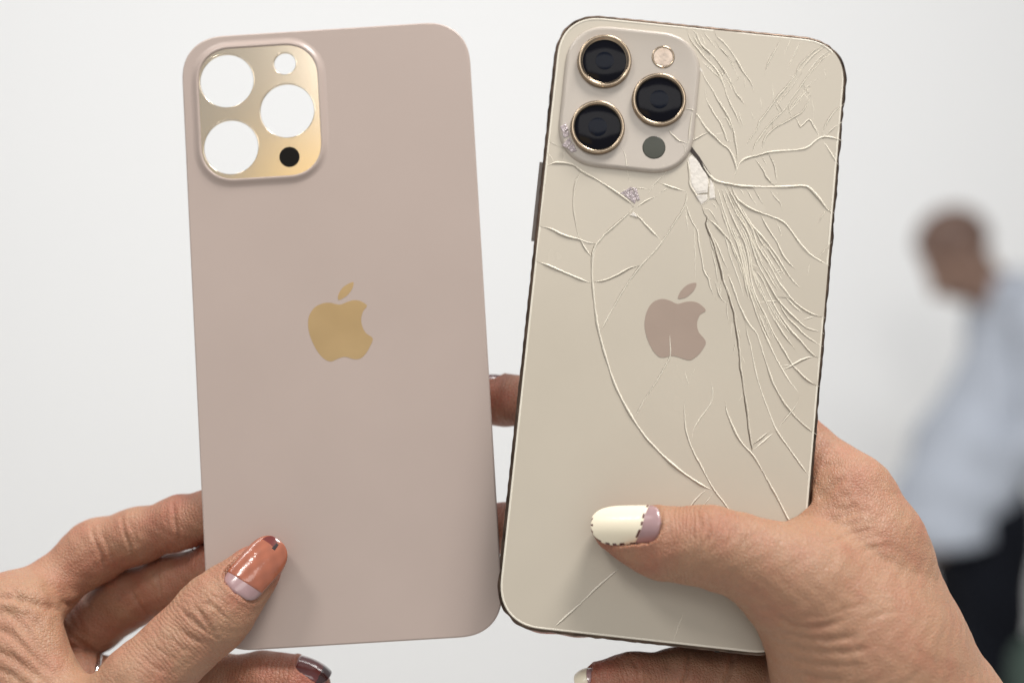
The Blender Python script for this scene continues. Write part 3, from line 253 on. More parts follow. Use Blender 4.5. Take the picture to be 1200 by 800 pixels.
HAND_B = {'thumb':[[-11.83,-53.48,4.8,4.6],[-8.11,-54.14,5.4,5.6],[-2.26,-55.41,6.8,7.3],[2.39,-55.73,8,8.4],[12.45,-55.23,9.5,9.5],[21.49,-56.78,10,9.6],[28.75,-59.38,10,10.6],[37.32,-62.79,8,13.2],[54.57,-78.84,2,20],[66.24,-97.58,-4,24]],'index':[[54.75,-51.22,-8,15],[48.74,-40.71,-10,11.5],[43.79,-33.49,-14,9.8],[36.66,-26.78,-18,9],[15.98,-19.81,-24,8.2],[-3.18,-19.16,-22,7.7],[-19.75,-20.27,-18,7.3],[-32.47,-21.41,-18,6.7],[-42.46,-22.23,-21.5,6.2],[-48.58,-22.75,-23.5,5.6],[-51.88,-23.07,-24,5]],'middle':[[57.39,-60.25,-16,14],[39.79,-49.86,-24,9.5],[19.31,-48.65,-29,8.6],[-4.53,-51.62,-24,7.8],[-23.18,-54.69,-18,7],[-35.04,-56.22,-19,6.4],[-41.95,-57.26,-22.5,5.8],[-45.67,-57.68,-23.5,5]],'ring':[[59.44,-73.9,-20,14],[39.72,-67.48,-28,9],[21.47,-69.19,-31,8.2],[0.05,-72.8,-26,7.5],[-16.41,-75.61,-18,6.8],[-26.61,-77.39,-15,5.8]],'little':[[58.74,-87.77,-22,14],[42.8,-89.5,-22,9.5],[26.33,-90.46,-19,8.4],[12.49,-91.49,-17,8],[-1.22,-93.27,-14,7.2],[-7.93,-95.07,-12,6.2],[-11.42,-96.64,-11,5]],'palm':[[[51.99,-39.23,-8,10],[54.51,-51.21,-7,13.5],[57.84,-61.97,-8,17],[63.98,-76.91,-10,20],[75.1,-98.53,-16,25],[90.07,-139.93,-22,28],[128.55,-235.45,-30,31]],[[37.76,-63.29,6,13],[48.61,-72.01,2,17.5],[55.89,-83.42,-2,21],[65.48,-102.62,-8,24]],[[40.21,-52.6,-2,7.5],[48.48,-53.97,-4,12]],[[58.23,-64.81,-18,15],[62.78,-87.08,-20,18],[74.11,-108.55,-22,24]]]}
CREASES_B = [[0.15,0.46,[[6.81,-47.91],[7.36,-50.36],[7.24,-52.46],[8.12,-54.03]]],[0.36,0.46,[[10.93,-47.24],[11.03,-50.57],[10.84,-53.09],[9.68,-56.33]]],[0.225,0.46,[[14.71,-47.25],[14.35,-50.21],[13.79,-53.19]]],[0.225,0.46,[[8.65,-47.49],[9.12,-50.36],[8.94,-52.88]]],[0.18,0.46,[[18.39,-48.52],[16.96,-51.18],[15.6,-54.66]]],[0.18,0.46,[[22.52,-50.16],[19.63,-52.97],[18.19,-55.62]]],[0.35,0.805,[[25.87,-67.27],[28.12,-69.09],[30.57,-70.89],[34.72,-71.8],[39.75,-70.92],[44.78,-68.73]]],[0.3,0.805,[[29.08,-72.9],[32.61,-73.96],[37.22,-74.28],[42.89,-73.67],[49.59,-71.61]]],[0.25,0.805,[[30.62,-76.23],[34.01,-76.89],[39.75,-77.09],[47.65,-75.82],[52.89,-73.82]]],[0.2,0.69,[[32.14,-79.35],[36.79,-80.28],[43,-80.01],[50.16,-78.62]]],[0.2,0.69,[[34.92,-82.73],[40.19,-83.59],[47.4,-83.01]]],[0.15,0.575,[[34.84,-69.6],[39.97,-68.63],[44.99,-66.23],[50.06,-64.45]]],[0.125,0.575,[[48.32,-68.76],[54.37,-66.25],[59.52,-65.49]]],[0.275,0.75,[[37.94,-50.36],[40.17,-48.51],[43.01,-46.26],[46.68,-43.49],[49.3,-41.05]]],[0.275,0.75,[[38.46,-51.25],[42.49,-50.38],[47.71,-48.32],[54.66,-46.28]]],[0.22,0.75,[[40.47,-49.53],[45.24,-47.19],[50.96,-44.53]]],[0.193,0.75,[[45.94,-50.44],[51.21,-49.01],[56.49,-47.58]]],[0.165,0.75,[[45.92,-44.67],[49.04,-43.03],[52.43,-42.01]]],[0.165,0.75,[[49.33,-52.43],[53.52,-50.91],[58.22,-50.4]]],[0.22,0.75,[[39.26,-28.21],[40.93,-26.92],[42.85,-26.05],[45.09,-26.25]]],[0.385,0.9,[[40.15,-41.18],[42.13,-38.55],[43.94,-36.38],[46.81,-33.87]]],[0.22,0.75,[[43.25,-41.28],[45.09,-42.39],[47.24,-41.94],[50.18,-40.53]]],[0.165,0.75,[[40.71,-32.27],[43.95,-31.26],[47.26,-31.12]]],[0.63,0.575,[[12.63,-82.48],[12.56,-86.45],[11.56,-92.48]]],[0.63,0.575,[[24.69,-82.27],[23.71,-86.34],[22.16,-91.33]]],[0.27,0.575,[[-3.44,-85.32],[-0.9,-88.35],[0.19,-92.62]]],[0.27,0.575,[[6.53,-84.24],[7.39,-88.55]]]]
NAILS_B = {'thumb':[[-0.38,-52.05],[-17.32,-53.34]],'index':[[-43.57,-16.4],[-51.44,-18.5]],'little':[[-11.45,-93.41],[-16.22,-94.27]]}

# ------------------------------------------------------------------ helpers
def mesh_obj(name, verts, faces, material, parent=None, smooth=False, matrix=None):
    me = bpy.data.meshes.new(name)
    me.from_pydata([tuple(v) for v in verts], [], [tuple(f) for f in faces])
    me.validate()
    if smooth:
        me.polygons.foreach_set('use_smooth', [True] * len(me.polygons))
    me.materials.append(material)
    o = bpy.data.objects.new(name, me)
    COL.objects.link(o)
    if parent: o.parent = parent
    if matrix is not None: o.matrix_world = matrix
    return o


def empty(name, matrix):
    o = bpy.data.objects.new(name, None)
    o.empty_display_size = 0.02
    COL.objects.link(o)
    o.matrix_world = matrix
    return o


def tag(o, label, cat, group=None):
    o['label'] = label
    o['category'] = cat
    if group: o['group'] = group


def pose(p):
    R, t, _ = p
    return Matrix([[*R[i], t[i]] for i in range(3)] + [[0, 0, 0, 1]])


def smooth_closed(pts, n=6):
    P = np.array(pts, float); k = len(P); out = []
    for i in range(k):
        p0, p1, p2, p3 = P[i - 1], P[i], P[(i + 1) % k], P[(i + 2) % k]
        for j in range(n):
            t = j / n
            out.append(0.5 * (2 * p1 + (p2 - p0) * t + (2 * p0 - 5 * p1 + 4 * p2 - p3) * t * t + (3 * p1 - p0 - 3 * p2 + p3) * t ** 3))
    return np.array(out)


def smooth_open(pts, step):
    P = np.array(pts, float)
    if len(P) > 2:
        Q = np.vstack([2 * P[0] - P[1], P, 2 * P[-1] - P[-2]])
        out = []
        for i in range(1, len(Q) - 2):
            n = max(1, int(np.linalg.norm(Q[i + 1] - Q[i]) / step))
            for j in range(n):
                t = j / n
                out.append(0.5 * (2 * Q[i] + (Q[i + 1] - Q[i - 1]) * t + (2 * Q[i - 1] - 5 * Q[i] + 4 * Q[i + 1] - Q[i + 2]) * t * t + (3 * Q[i] - Q[i - 1] - 3 * Q[i + 1] + Q[i + 2]) * t ** 3))
        out.append(P[-1])
        return np.array(out)
    n = max(2, int(np.linalg.norm(P[1] - P[0]) / step))
    return np.array([P[0] + (P[1] - P[0]) * j / n for j in range(n + 1)])


def ccw(P):
    P = np.array(P, float)
    a = np.sum(P[:, 0] * np.roll(P[:, 1], -1) - np.roll(P[:, 0], -1) * P[:, 1])
    return P if a > 0 else P[::-1]


def offset(P, d):                    # closed ccw polygon, d > 0 outwards
    t = np.roll(P, -1, 0) - np.roll(P, 1, 0)
    t /= np.linalg.norm(t, axis=1)[:, None] + 1e-12
    return P + d * np.stack([t[:, 1], -t[:, 0]], 1)


def rounded(wd, ht, r, n=16, e=2.35):
    out = []
    for cx, cy, a0 in ((1, 1, 0), (-1, 1, 90), (-1, -1, 180), (1, -1, 270)):
        for i in range(n + 1):
            a = math.radians(a0 + 90 * i / n)
            c, s = math.cos(a), math.sin(a)
            out.append((cx * (wd / 2 - r) + r * math.copysign(abs(c) ** (2 / e), c), cy * (ht / 2 - r) + r * math.copysign(abs(s) ** (2 / e), s)))
    return np.array(out)


def inside(P, q):
    x, y = q; r = False
    a = P; b = np.roll(P, -1, 0)
    c = ((a[:, 1] > y) != (b[:, 1] > y))
    with np.errstate(divide='ignore', invalid='ignore'):
        xs = (b[:, 0] - a[:, 0]) * (y - a[:, 1]) / (b[:, 1] - a[:, 1]) + a[:, 0]
    return bool(np.sum(c & (x < xs)) % 2)


def circle(x, y, r, n=48):
    a = np.arange(n) * 2 * math.pi / n
    return np.stack([x + r * np.cos(a), y + r * np.sin(a)], 1)


def cdt(loops, lines=()):
    vs, es = [], []
    for L in loops:
        b = len(vs); vs += [Vector(p) for p in L]
        es += [(b + i, b + (i + 1) % len(L)) for i in range(len(L))]
    for L in lines:
        b = len(vs); vs += [Vector(p) for p in L]
        es += [(b + i, b + i + 1) for i in range(len(L) - 1)]
    V, E, F, ov, oe, of = delaunay_2d_cdt(vs, es, [], 0, 1e-4)
    V = np.array([tuple(v) for v in V])
    cons = {tuple(sorted(e)) for e, o in zip(E, oe) if len(o)}
    return V, [tuple(f) for f in F], cons


def slab(name, outer, holes, z0, z1, material, parent, bev=0.0):
    """flat plate with holes, mm"""
    outer = ccw(outer)
    V, F, cons = cdt([outer] + holes)
    keep = []
    for f in F:
        c = V[list(f)].mean(0)
        if inside(outer, c) and not any(inside(h, c) for h in holes): keep.append(f)
    n = len(V)
    verts = [(x, y, z1) for x, y in V] + [(x, y, z0) for x, y in V]
    faces = [f if cross2(V, f) > 0 else f[::-1] for f in keep]
    faces = faces + [tuple(i + n for i in f[::-1]) for f in faces]
    cnt = {}
    for f in faces[:len(keep)]:
        for i in range(3): cnt[(f[i], f[(i + 1) % 3])] = 1
    for (a, b) in list(cnt):
        if (b, a) not in cnt: faces.append((b, a, a + n, b + n))
    return mesh_obj(name, np.array(verts) * 0.001, faces, material, parent)


def cross2(V, f):
    a, b, c = V[f[0]], V[f[1]], V[f[2]]
    return (b[0] - a[0]) * (c[1] - a[1]) - (b[1] - a[1]) * (c[0] - a[0])


def loft(name, rings, material, parent, cap0=False, cap1=False, smooth=True):
    """rings: list of (Nx3) closed loops, mm"""
    n = len(rings[0]); V = np.vstack(rings); F = []
    for k in range(len(rings) - 1):
        for i in range(n):
            j = (i + 1) % n
            F.append((k * n + i, k * n + j, (k + 1) * n + j, (k + 1) * n + i))
    if cap0: F.append(tuple(range(n))[::-1])
    if cap1: F.append(tuple((len(rings) - 1) * n + i for i in range(n)))
    return mesh_obj(name, V * 0.001, F, material, parent, smooth)


def ring3(P, z): return np.column_stack([P, np.full(len(P), z)])


def tube_box(name, c, half, material, parent, bev=0.15):
    """small box with chamfered edges, mm"""
    x, y, z = half; b = bev; rings = []
    for zz, i in ((-z, b), (-z + b, 0), (z - b, 0), (z, b)):
        P = np.array([(-x + i, -y + i), (x - i, -y + i), (x - i, y - i), (-x + i, y - i)])
        rings.append(ring3(P, zz) + np.array(c))
    return loft(name, rings, material, parent, True, True, False)


# ------------------------------------------------------------------ the room behind
def box(name, lo, hi, material):
    x0, y0, z0 = lo; x1, y1, z1 = hi
    v = [(x0, y0, z0), (x1, y0, z0), (x1, y1, z0), (x0, y1, z0), (x0, y0, z1), (x1, y0, z1), (x1, y1, z1), (x0, y1, z1)]
    f = [(3, 2, 1, 0), (4, 5, 6, 7), (0, 1, 5, 4), (1, 2, 6, 5), (2, 3, 7, 6), (3, 0, 4, 7)]
    return mesh_obj(name, v, f, material)


o = box('wall', (-6, 4.7, 0), (6, 4.85, 3.4), M['wall']); o['kind'] = 'structure'
tag(o, 'plain white painted wall far behind the phones', 'wall')
o = box('floor', (-6, -4.5, -0.05), (6, 4.7, 0), M['floor']); o['kind'] = 'structure'

# ------------------------------------------------------------------ the back panel (left)
PM = pose(PANEL_POSE)
panel = empty('phone_back_panel', PM)
tag(panel, 'intact rose-gold phone back panel with empty camera cut-outs, held beside the cracked phone', 'phone panel')
PH = PANEL_POSE[2]
outline = ccw(rounded(78.1, PH, 12.2))


def plate_outline(P, r):
    P = np.array(P); lo, hi = P.min(0), P.max(0)
    return ccw(rounded(*(hi - lo), r, 14, 2.2) + (lo + hi) / 2)


plate = plate_outline(PANEL_PLATE, 9.0)
skirt = offset(plate, 2.3)
# sheet: flat glass with the camera opening cut out, rounded rim
V, F, cons = cdt([offset(outline, -0.45), skirt])
inn = offset(outline, -0.45)
keep = [f if cross2(V, f) > 0 else f[::-1] for f in F if inside(inn, V[list(f)].mean(0)) and not inside(skirt, V[list(f)].mean(0))]
sheet = mesh_obj('back_glass', np.column_stack([V, np.zeros(len(V))]) * 0.001, keep, M['panel'], panel)
loft('rim', [ring3(offset(outline, d), z) for d, z in ((-3, -0.85), (-0.35, -0.85), (-0.08, -0.7), (0, -0.45), (-0.06, -0.2), (-0.2, -0.06), (-0.45, 0.0))], M['panel'], panel)
mesh_obj('inner_face', np.column_stack([V, np.full(len(V), -0.84)]) * 0.001, [f[::-1] for f in keep], M['panel'], panel)
prof = [(2.3, 0.0), (1.9, 0.05), (1.5, 0.2), (1.15, 0.42), (0.85, 0.62), (0.55, 0.76), (0.25, 0.78), (0.08, 0.68), (0.02, 0.35), (0.0, -0.3)]
loft('camera_surround', [ring3(offset(plate, d), z) for d, z in prof], M['panel'], panel)
holes = [circle(x, y, r) for x, y, r in PANEL_HOLES]
slab('camera_plate', offset(plate, 0.0), holes, -0.5, 0.35, M['plate_gold'], panel)
for (x, y, r) in PANEL_HOLES:
    loft('hole_rim', [ring3(circle(x, y, r + d), z) for d, z in ((0.0, -0.52), (-0.02, 0.30), (0.10, 0.42), (0.3, 0.36))], M['plate_gold'], panel)
x, y, r = PANEL_DOT
slab('black_dot', circle(x, y, r), [], 0.352, 0.40, M['dot'], panel)
for P in PANEL_EMBLEM:
    P = ccw(smooth_closed(P, 5))
    slab('emblem', P, [], 0.004, 0.035, M['emblem_gold'], panel)

# ------------------------------------------------------------------ the cracked phone (right)
FM = pose(PHONE_POSE)
phone = empty('phone', FM)
tag(phone, 'pale gold smartphone with a badly cracked back, three camera lenses and uneven dark rim', 'phone')
FH = PHONE_POSE[2]
out = ccw(rounded(78.1, FH, 12.6, 40))
# subdivide the straight runs so the rim can carry random bumps put into its outline
Q = []
for i in range(len(out)):
    a, b = out[i], out[(i + 1) % len(out)]
    n = max(1, int(np.linalg.norm(b - a) / 0.6))
    Q += [a + (b - a) * j / n for j in range(n)]
out = np.array(Q)
arc = np.concatenate([[0], np.cumsum(np.linalg.norm(np.roll(out, -1, 0) - out, axis=1))[:-1]])
edge_bump = np.zeros(len(out))
side = np.clip((out[:, 0] > 30) * 1.0 + (out[:, 1] < -60) * (out[:, 0] < 0) * 0.7 + (out[:, 0] < -36) * (out[:, 1] > 20) * 0.5, 0, 1)
for k in range(150):
    c = RNG.uniform(0, arc[-1]); wd = RNG.uniform(0.5, 1.6); a = RNG.uniform(-0.3, 0.24)
    edge_bump += a * np.exp(-((arc - c) / wd) ** 2)
edge_bump = edge_bump * (0.15 + 0.85 * side) + 0.05 * np.sin(arc * 1.7)


def rim(d, k=1.0): return offset(out, d) + (offset(out, 1) - out) * (edge_bump * k)[:, None]


loft('frame', [ring3(rim(-0.85, 0), -0.6), ring3(rim(-0.80, 0), -0.08), ring3(rim(-0.62, .3), -0.02), ring3(rim(-0.3, .7), -0.12), ring3(rim(-0.06), -0.45), ring3(rim(0.0), -0.9), ring3(rim(0), -6.6), ring3(rim(-0.3, .5), -7.2), ring3(rim(-0.9, 0), -7.4)], M['frame'], phone)
loft('display', [ring3(offset(out, -0.9), -7.3), ring3(offset(out, -1.0), -7.5), ring3(offset(out, -1.6), -7.55)], M['lensglass'], phone, False, True)
gout = ccw(rounded(78.1 - 1.7, FH - 1.7, 11.8, 14))
tube_box('side_button', (-39.25, 30, -3.6), (0.6, 10.5, 1.4), M['button'], phone)
tube_box('antenna_band', (18.5, -FH / 2 - 0.02, -3.4), (0.55, 0.1, 3.2), M['band'], phone, 0.03)
tube_box('antenna_band', (-39.07, 54, -3.4), (0.1, 0.55, 3.2), M['band'], phone, 0.03)
tube_box('antenna_band', (39.07, -54, -3.4), (0.1, 0.55, 3.2), M['band'], phone, 0.03)

loft('glass_edge', [ring3(offset(gout, d), z) for d, z in ((0.05, -0.3), (0.03, -0.05), (-0.08, 0.05), (-0.28, 0.07), (-0.5, 0.0))], M['crack'], phone)
bplate = plate_outline(PHONE_PLATE, 10.5)
bskirt = offset(bplate, 0.75)
lines = []
for wt, P in CRACKS:
    P = np.array(P)
    if wt < 0.5: continue
    lines.append(P)
for P in DEEP: lines.append(np.array(P))
# snap loose ends on to the nearest other crack or edge, so that pieces close
segs = []
allp = [np.vstack([L]) for L in lines] + [np.vstack([gout, gout[:1]]), np.vstack([bskirt, bskirt[:1]])]


def nearest(p, skip):
    best = (9, None)
    for k, L in enumerate(allp):
        if k == skip: continue
        a, b = L[:-1], L[1:]
        t = np.clip(np.sum((p - a) * (b - a), 1) / (np.sum((b - a) ** 2, 1) + 1e-9), 0, 1)
        q = a + (b - a) * t[:, None]
        d = np.linalg.norm(q - p, axis=1); i = int(d.argmin())
        if d[i] < best[0]: best = (d[i], q[i], (b[i] - a[i]))
    return best


cut = []
for k, L in enumerate(lines):
    L = L.copy()
    for e in (0, -1):
        r = nearest(L[e], k)
        if r[0] < 1.6:
            d = r[1] - L[e]; nd = np.linalg.norm(d)
            ext = r[1] + (d / nd * 0.03 if nd > 1e-3 else 0)
            L = np.vstack([ext, L]) if e == 0 else np.vstack([L, ext])
    cut.append(L)
V, F, cons = cdt([gout, bskirt], cut)
keep = [f if cross2(V, f) > 0 else f[::-1] for f in F if inside(gout, V[list(f)].mean(0)) and not inside(bskirt, V[list(f)].mean(0))]
emap = {}
for i, f in enumerate(keep):
    for a in range(3): emap.setdefault(tuple(sorted((f[a], f[(a + 1) % 3]))), []).append(i)
reg = [-1] * len(keep); nreg = 0
for i in range(len(keep)):
    if reg[i] >= 0: continue
    st = [i]; reg[i] = nreg
    while st:
        t = st.pop(); f = keep[t]
        for a in range(3):
            e = tuple(sorted((f[a], f[(a + 1) % 3])))
            if e in cons: continue
            for u in emap[e]:
                if reg[u] < 0: reg[u] = nreg; st.append(u)
    nreg += 1
areas = [0.0] * nreg
for i, f in enumerate(keep): areas[reg[i]] += 0.5 * abs(cross2(V, f))
# base sheet under the broken pieces
bk = slab('back_glass', gout, [], -0.6, -0.27, M['glass_base'], phone)
order = sorted(range(nreg), key=lambda r: -areas[r])
for rank, r in enumerate(order):
    if areas[r] < 0.05: continue
    fs = [keep[i] for i in range(len(keep)) if reg[i] == r]
    ids = sorted({v for f in fs for v in f}); mp = {v: i for i, v in enumerate(ids)}
    P = V[ids]; c = P.mean(0); size = max(1.0, np.abs(P - c).max())
    amp = 0.0 if rank == 0 else min(0.08, 0.03 * size)
    g = RNG.normal(size=2); g *= amp / size / (np.linalg.norm(g) + 1e-9)
    z = (P - c) @ g + (RNG.uniform(-0.02, 0.03) if rank else 0)
    n = len(ids)
    top = np.column_stack([P, z]); bot = np.column_stack([P, np.full(n, -0.28)])
    faces = [tuple(mp[v] for v in f) for f in fs]
    de = {(f[i], f[(i + 1) % 3]) for f in faces for i in range(3)}
    faces = faces + [(b, a, a + n, b + n) for a, b in de if (b, a) not in de]
    mesh_obj('glass_shard', np.vstack([top, bot]) * 0.001, faces, M['glass'], bk)


def ridge(name, P, wd, hgt, material, parent, z=-0.02, jit=0.04, gap=0.0):
    """raised fracture lip; with gap > 0 a dark strip along its lower-left foot paints the shaded side"""
    P = smooth_open(P, 0.7)
    n = len(P)
    t = np.gradient(P, axis=0); t /= np.linalg.norm(t, axis=1)[:, None] + 1e-9
    nn = np.column_stack([-t[:, 1], t[:, 0]])
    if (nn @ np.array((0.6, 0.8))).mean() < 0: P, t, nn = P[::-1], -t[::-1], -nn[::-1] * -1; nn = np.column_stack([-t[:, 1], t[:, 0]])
    P = P + nn * RNG.normal(size=(n, 1)) * jit * 0.6
    k = np.linspace(0, 1, n)
    ph = RNG.uniform(0, 6.3, 2)
    tp = np.clip(np.minimum(k, 1 - k) * n / 4.0, 0.12, 1) * (1 + 0.16 * np.sin(np.arange(n) * 0.55 + ph[0]) + 0.12 * np.sin(np.arange(n) * 0.23 + ph[1]))
    Vv = []
    for i in range(n):
        hw = wd * 0.5 * tp[i]
        zz = z + (1.085 if inside(bplate, P[i]) else 0)
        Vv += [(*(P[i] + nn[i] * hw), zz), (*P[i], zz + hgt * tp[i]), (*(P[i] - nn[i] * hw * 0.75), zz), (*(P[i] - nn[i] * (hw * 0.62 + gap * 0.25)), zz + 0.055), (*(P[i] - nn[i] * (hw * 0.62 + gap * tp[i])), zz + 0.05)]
    Ff = []
    for i in range(n - 1):
        a = 5 * i
        Ff += [(a + 1, a + 6, a + 5, a), (a + 2, a + 7, a + 6, a + 1)]
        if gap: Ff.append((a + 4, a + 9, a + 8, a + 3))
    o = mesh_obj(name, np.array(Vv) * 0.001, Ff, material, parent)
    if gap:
        o.data.materials.append(M['lip_shade'])
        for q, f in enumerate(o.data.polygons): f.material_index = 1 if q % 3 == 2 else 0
    return o


for wt, P in CRACKS:
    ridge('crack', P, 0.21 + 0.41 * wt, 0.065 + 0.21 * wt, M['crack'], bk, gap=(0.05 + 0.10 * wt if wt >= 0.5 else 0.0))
for P in DEEP:
    P = np.array(P)
    o = ridge('dark_crack_line', P, 0.40, 0.12, M['fissure'], bk, z=0.0)
    ridge('crack', P + np.array([0.34, 0.08]), 0.4, 0.2, M['crack'], bk)
for P, kind in WEDGE:
    slab('open_gap', ccw(P), [], 0.02, 0.11, M['gap'], bk)
for i, P in enumerate(CHIPS):
    P = ccw(P); c = P.mean(0); g = RNG.normal(size=2) * 0.035
    z = (P - c) @ g + 0.16
    n = len(P); zb = 1.08 if inside(bplate, c) else 0.0; z = z + zb
    m_ = M['chipm'] if 3 <= i <= 9 else M['chip']
    In = c + (P - c) * 0.86
    Vv = np.vstack([ring3(P, zb - 0.05), np.column_stack([P, z - 0.07]), np.column_stack([In, (In - c) @ g + 0.19 + zb])])
    Ff = [(k * n + a, k * n + (a + 1) % n, (k + 1) * n + (a + 1) % n, (k + 1) * n + a) for k in range(2) for a in range(n)] + [tuple(2 * n + a for a in range(n))]
    mesh_obj('glass_chip', Vv * 0.001, Ff, m_, bk)
for P in PHONE_EMBLEM:
    P = ccw(smooth_closed(P, 5))
    slab('emblem', P, [], 0.02, 0.085, M['emblem_rose'], phone)

# camera block
prof = [(0.75, -0.1), (0.72, 0.15), (0.55, 0.55), (0.3, 0.85), (0.05, 1.0), (-0.4, 1.07), (-0.55, 1.04)]
cb = loft('camera_block', [ring3(offset(bplate, d), z) for d, z in prof], M['plate'], phone, False, True)
for x, y, r, g in PHONE_LENSES:
    ln = loft('camera_lens', [ring3(circle(x, y, r + d, 72), z) for d, z in ((0.12, 1.0), (0.06, 1.3), (0.0, 2.1), (-0.1, 2.35), (-0.3, 2.45), (-0.75, 2.42), (-0.95, 2.25), (-1.1, 1.9), (g - r, 1.75))], M['lensring'], phone)
    loft('lens_glass', [ring3(circle(x, y, g + 0.05, 64), 1.78), ring3(circle(x, y, g * 0.9, 64), 1.9), ring3(circle(x, y, g * 0.5, 64), 2.0), ring3(circle(x, y, g * 0.2, 64), 2.03)], M['lensglass'], ln, False, True)
    loft('lens_element', [ring3(circle(x, y, g * 0.42, 40), 2.03), ring3(circle(x, y, g * 0.36, 40), 2.07), ring3(circle(x, y, g * 0.2, 40), 2.10)], M['lenseye'], ln, False, True)
x, y, r = PHONE_FLASH
fl = loft('flash', [ring3(circle(x, y, r + 0.12), 1.04), ring3(circle(x, y, r + 0.05), 1.2), ring3(circle(x, y, r - 0.25), 1.22), ring3(circle(x, y, r - 0.4), 1.09)], M['lensring'], phone)
loft('flash_diffuser', [ring3(circle(x, y, r - 0.35), 1.08), ring3(circle(x, y, r * 0.5), 1.16), ring3(circle(x, y, r * 0.2), 1.19)], M['flash'], fl, False, True)
x, y, r = PHONE_LIDAR
loft('depth_sensor', [ring3(circle(x, y, r), 1.03), ring3(circle(x, y, r - 0.05), 1.11), ring3(circle(x, y, r - 0.3), 1.13)], M['lidar'], phone, False, True)


# ------------------------------------------------------------------ implicit surfaces for hands and the person
def cone(P, a, b, ra, rb):
    d = b - a; l2 = float(d @ d) + 1e-9
    q = P - a
    h = np.clip((q @ d) / l2, 0, 1)
    return np.linalg.norm(q - h[:, None] * d, axis=1) - (ra + (rb - ra) * h), h


def smin(a, b, k):
    h = np.maximum(k - np.abs(a - b), 0) / k
    return np.minimum(a, b) - h * h * k * 0.25


def chain_d(P, ch, k):
    d = None
    for a, b in zip(ch[:-1], ch[1:]):
        e, _ = cone(P, np.array(a[:3]), np.array(b[:3]), a[3], b[3])
        d = e if d is None else smin(d, e, k)
    return d


def sample(fn, xs, ys, zs, c=4):
    nx, ny, nz = len(xs), len(ys), len(zs)
    gi = [np.unique(np.append(np.arange(0, n, c), n - 1)) for n in (nx, ny, nz)]
    G = np.stack(np.meshgrid(xs[gi[0]], ys[gi[1]], zs[gi[2]], indexing='ij'), -1).reshape(-1, 3)
    D = fn(G).reshape(len(gi[0]), len(gi[1]), len(gi[2]))
    idx = [np.minimum((np.arange(n) + c // 2) // c, len(g) - 1) for n, g in zip((nx, ny, nz), gi)]
    full = D[np.ix_(*idx)].astype(np.float32)
    sp = [np.gradient(a) for a in (xs, ys, zs)]
    band = c * 0.62 * np.sqrt(sp[0][:, None, None] ** 2 + sp[1][None, :, None] ** 2 + sp[2][None, None, :] ** 2) + 0.3 * sp[0].min()
    m = np.abs(full) < band * 1.25
    I = np.argwhere(m)
    for s in range(0, len(I), 400000):
        J = I[s:s + 400000]
        full[J[:, 0], J[:, 1], J[:, 2]] = fn(np.stack([xs[J[:, 0]], ys[J[:, 1]], zs[J[:, 2]]], 1))
    return full


def surface_nets(f, xs, ys, zs):
    s = f < 0
    c = np.zeros(tuple(n - 1 for n in f.shape), np.uint8)
    for i in (0, 1):
        for j in (0, 1):
            for k in (0, 1):
                c += s[i:f.shape[0] - 1 + i, j:f.shape[1] - 1 + j, k:f.shape[2] - 1 + k]
    A = np.argwhere((c > 0) & (c < 8))
    idx = np.full(c.shape, -1, np.int64); idx[A[:, 0], A[:, 1], A[:, 2]] = np.arange(len(A))
    acc = np.zeros((len(A), 3)); cnt = np.zeros(len(A))
    X = [xs, ys, zs]
    corners = [(i, j, k) for i in (0, 1) for j in (0, 1) for k in (0, 1)]
    for p in corners:
        for ax in range(3):
            if p[ax]: continue
            q = list(p); q[ax] = 1
            a = A + np.array(p); b = A + np.array(q)
            va = f[a[:, 0], a[:, 1], a[:, 2]]; vb = f[b[:, 0], b[:, 1], b[:, 2]]
            m = (va < 0) != (vb < 0)
            t = np.where(m, va / np.where(m, va - vb, 1), 0)
            for d in range(3):
                ca = X[d][a[:, d]]; cb = X[d][b[:, d]]
                acc[:, d] += np.where(m, ca + (cb - ca) * t, 0)
            cnt += m
    V = acc / cnt[:, None]
    F = []
    for ax in range(3):
        o1, o2 = [(1, 2), (2, 0), (0, 1)][ax]
        sl0 = [slice(None)] * 3; sl1 = [slice(None)] * 3
        sl0[ax] = slice(0, -1); sl1[ax] = slice(1, None)
        s0, s1 = s[tuple(sl0)], s[tuple(sl1)]
        E = np.argwhere(s0 != s1)
        E = E[(E[:, o1] > 0) & (E[:, o2] > 0) & (E[:, o1] < f.shape[o1] - 1) & (E[:, o2] < f.shape[o2] - 1)]
        flip = s0[E[:, 0], E[:, 1], E[:, 2]]
        def at(d1, d2):
            C = E.copy(); C[:, o1] += d1; C[:, o2] += d2
            return idx[C[:, 0], C[:, 1], C[:, 2]]
        q = np.stack([at(-1, -1), at(0, -1), at(0, 0), at(-1, 0)], 1)
        q[~flip] = q[~flip][:, ::-1]
        F.append(q)
    F = np.vstack(F); F = F[(F >= 0).all(1)]
    return V, F


def relax(V, F, it, lam=0.5):
    E = np.vstack([F[:, [0, 1]], F[:, [1, 2]], F[:, [2, 3]], F[:, [3, 0]]])
    E = np.unique(np.sort(E, 1), axis=0)
    deg = np.bincount(E.ravel(), minlength=len(V)).astype(float)
    for _ in range(it):
        for l in (lam, -lam * 0.98):
            acc = np.zeros_like(V)
            for d in range(3):
                acc[:, d] = np.bincount(E[:, 0], V[E[:, 1], d], len(V)) + np.bincount(E[:, 1], V[E[:, 0], d], len(V))
            V = V + l * (acc / np.maximum(deg, 1)[:, None] - V)
    return V


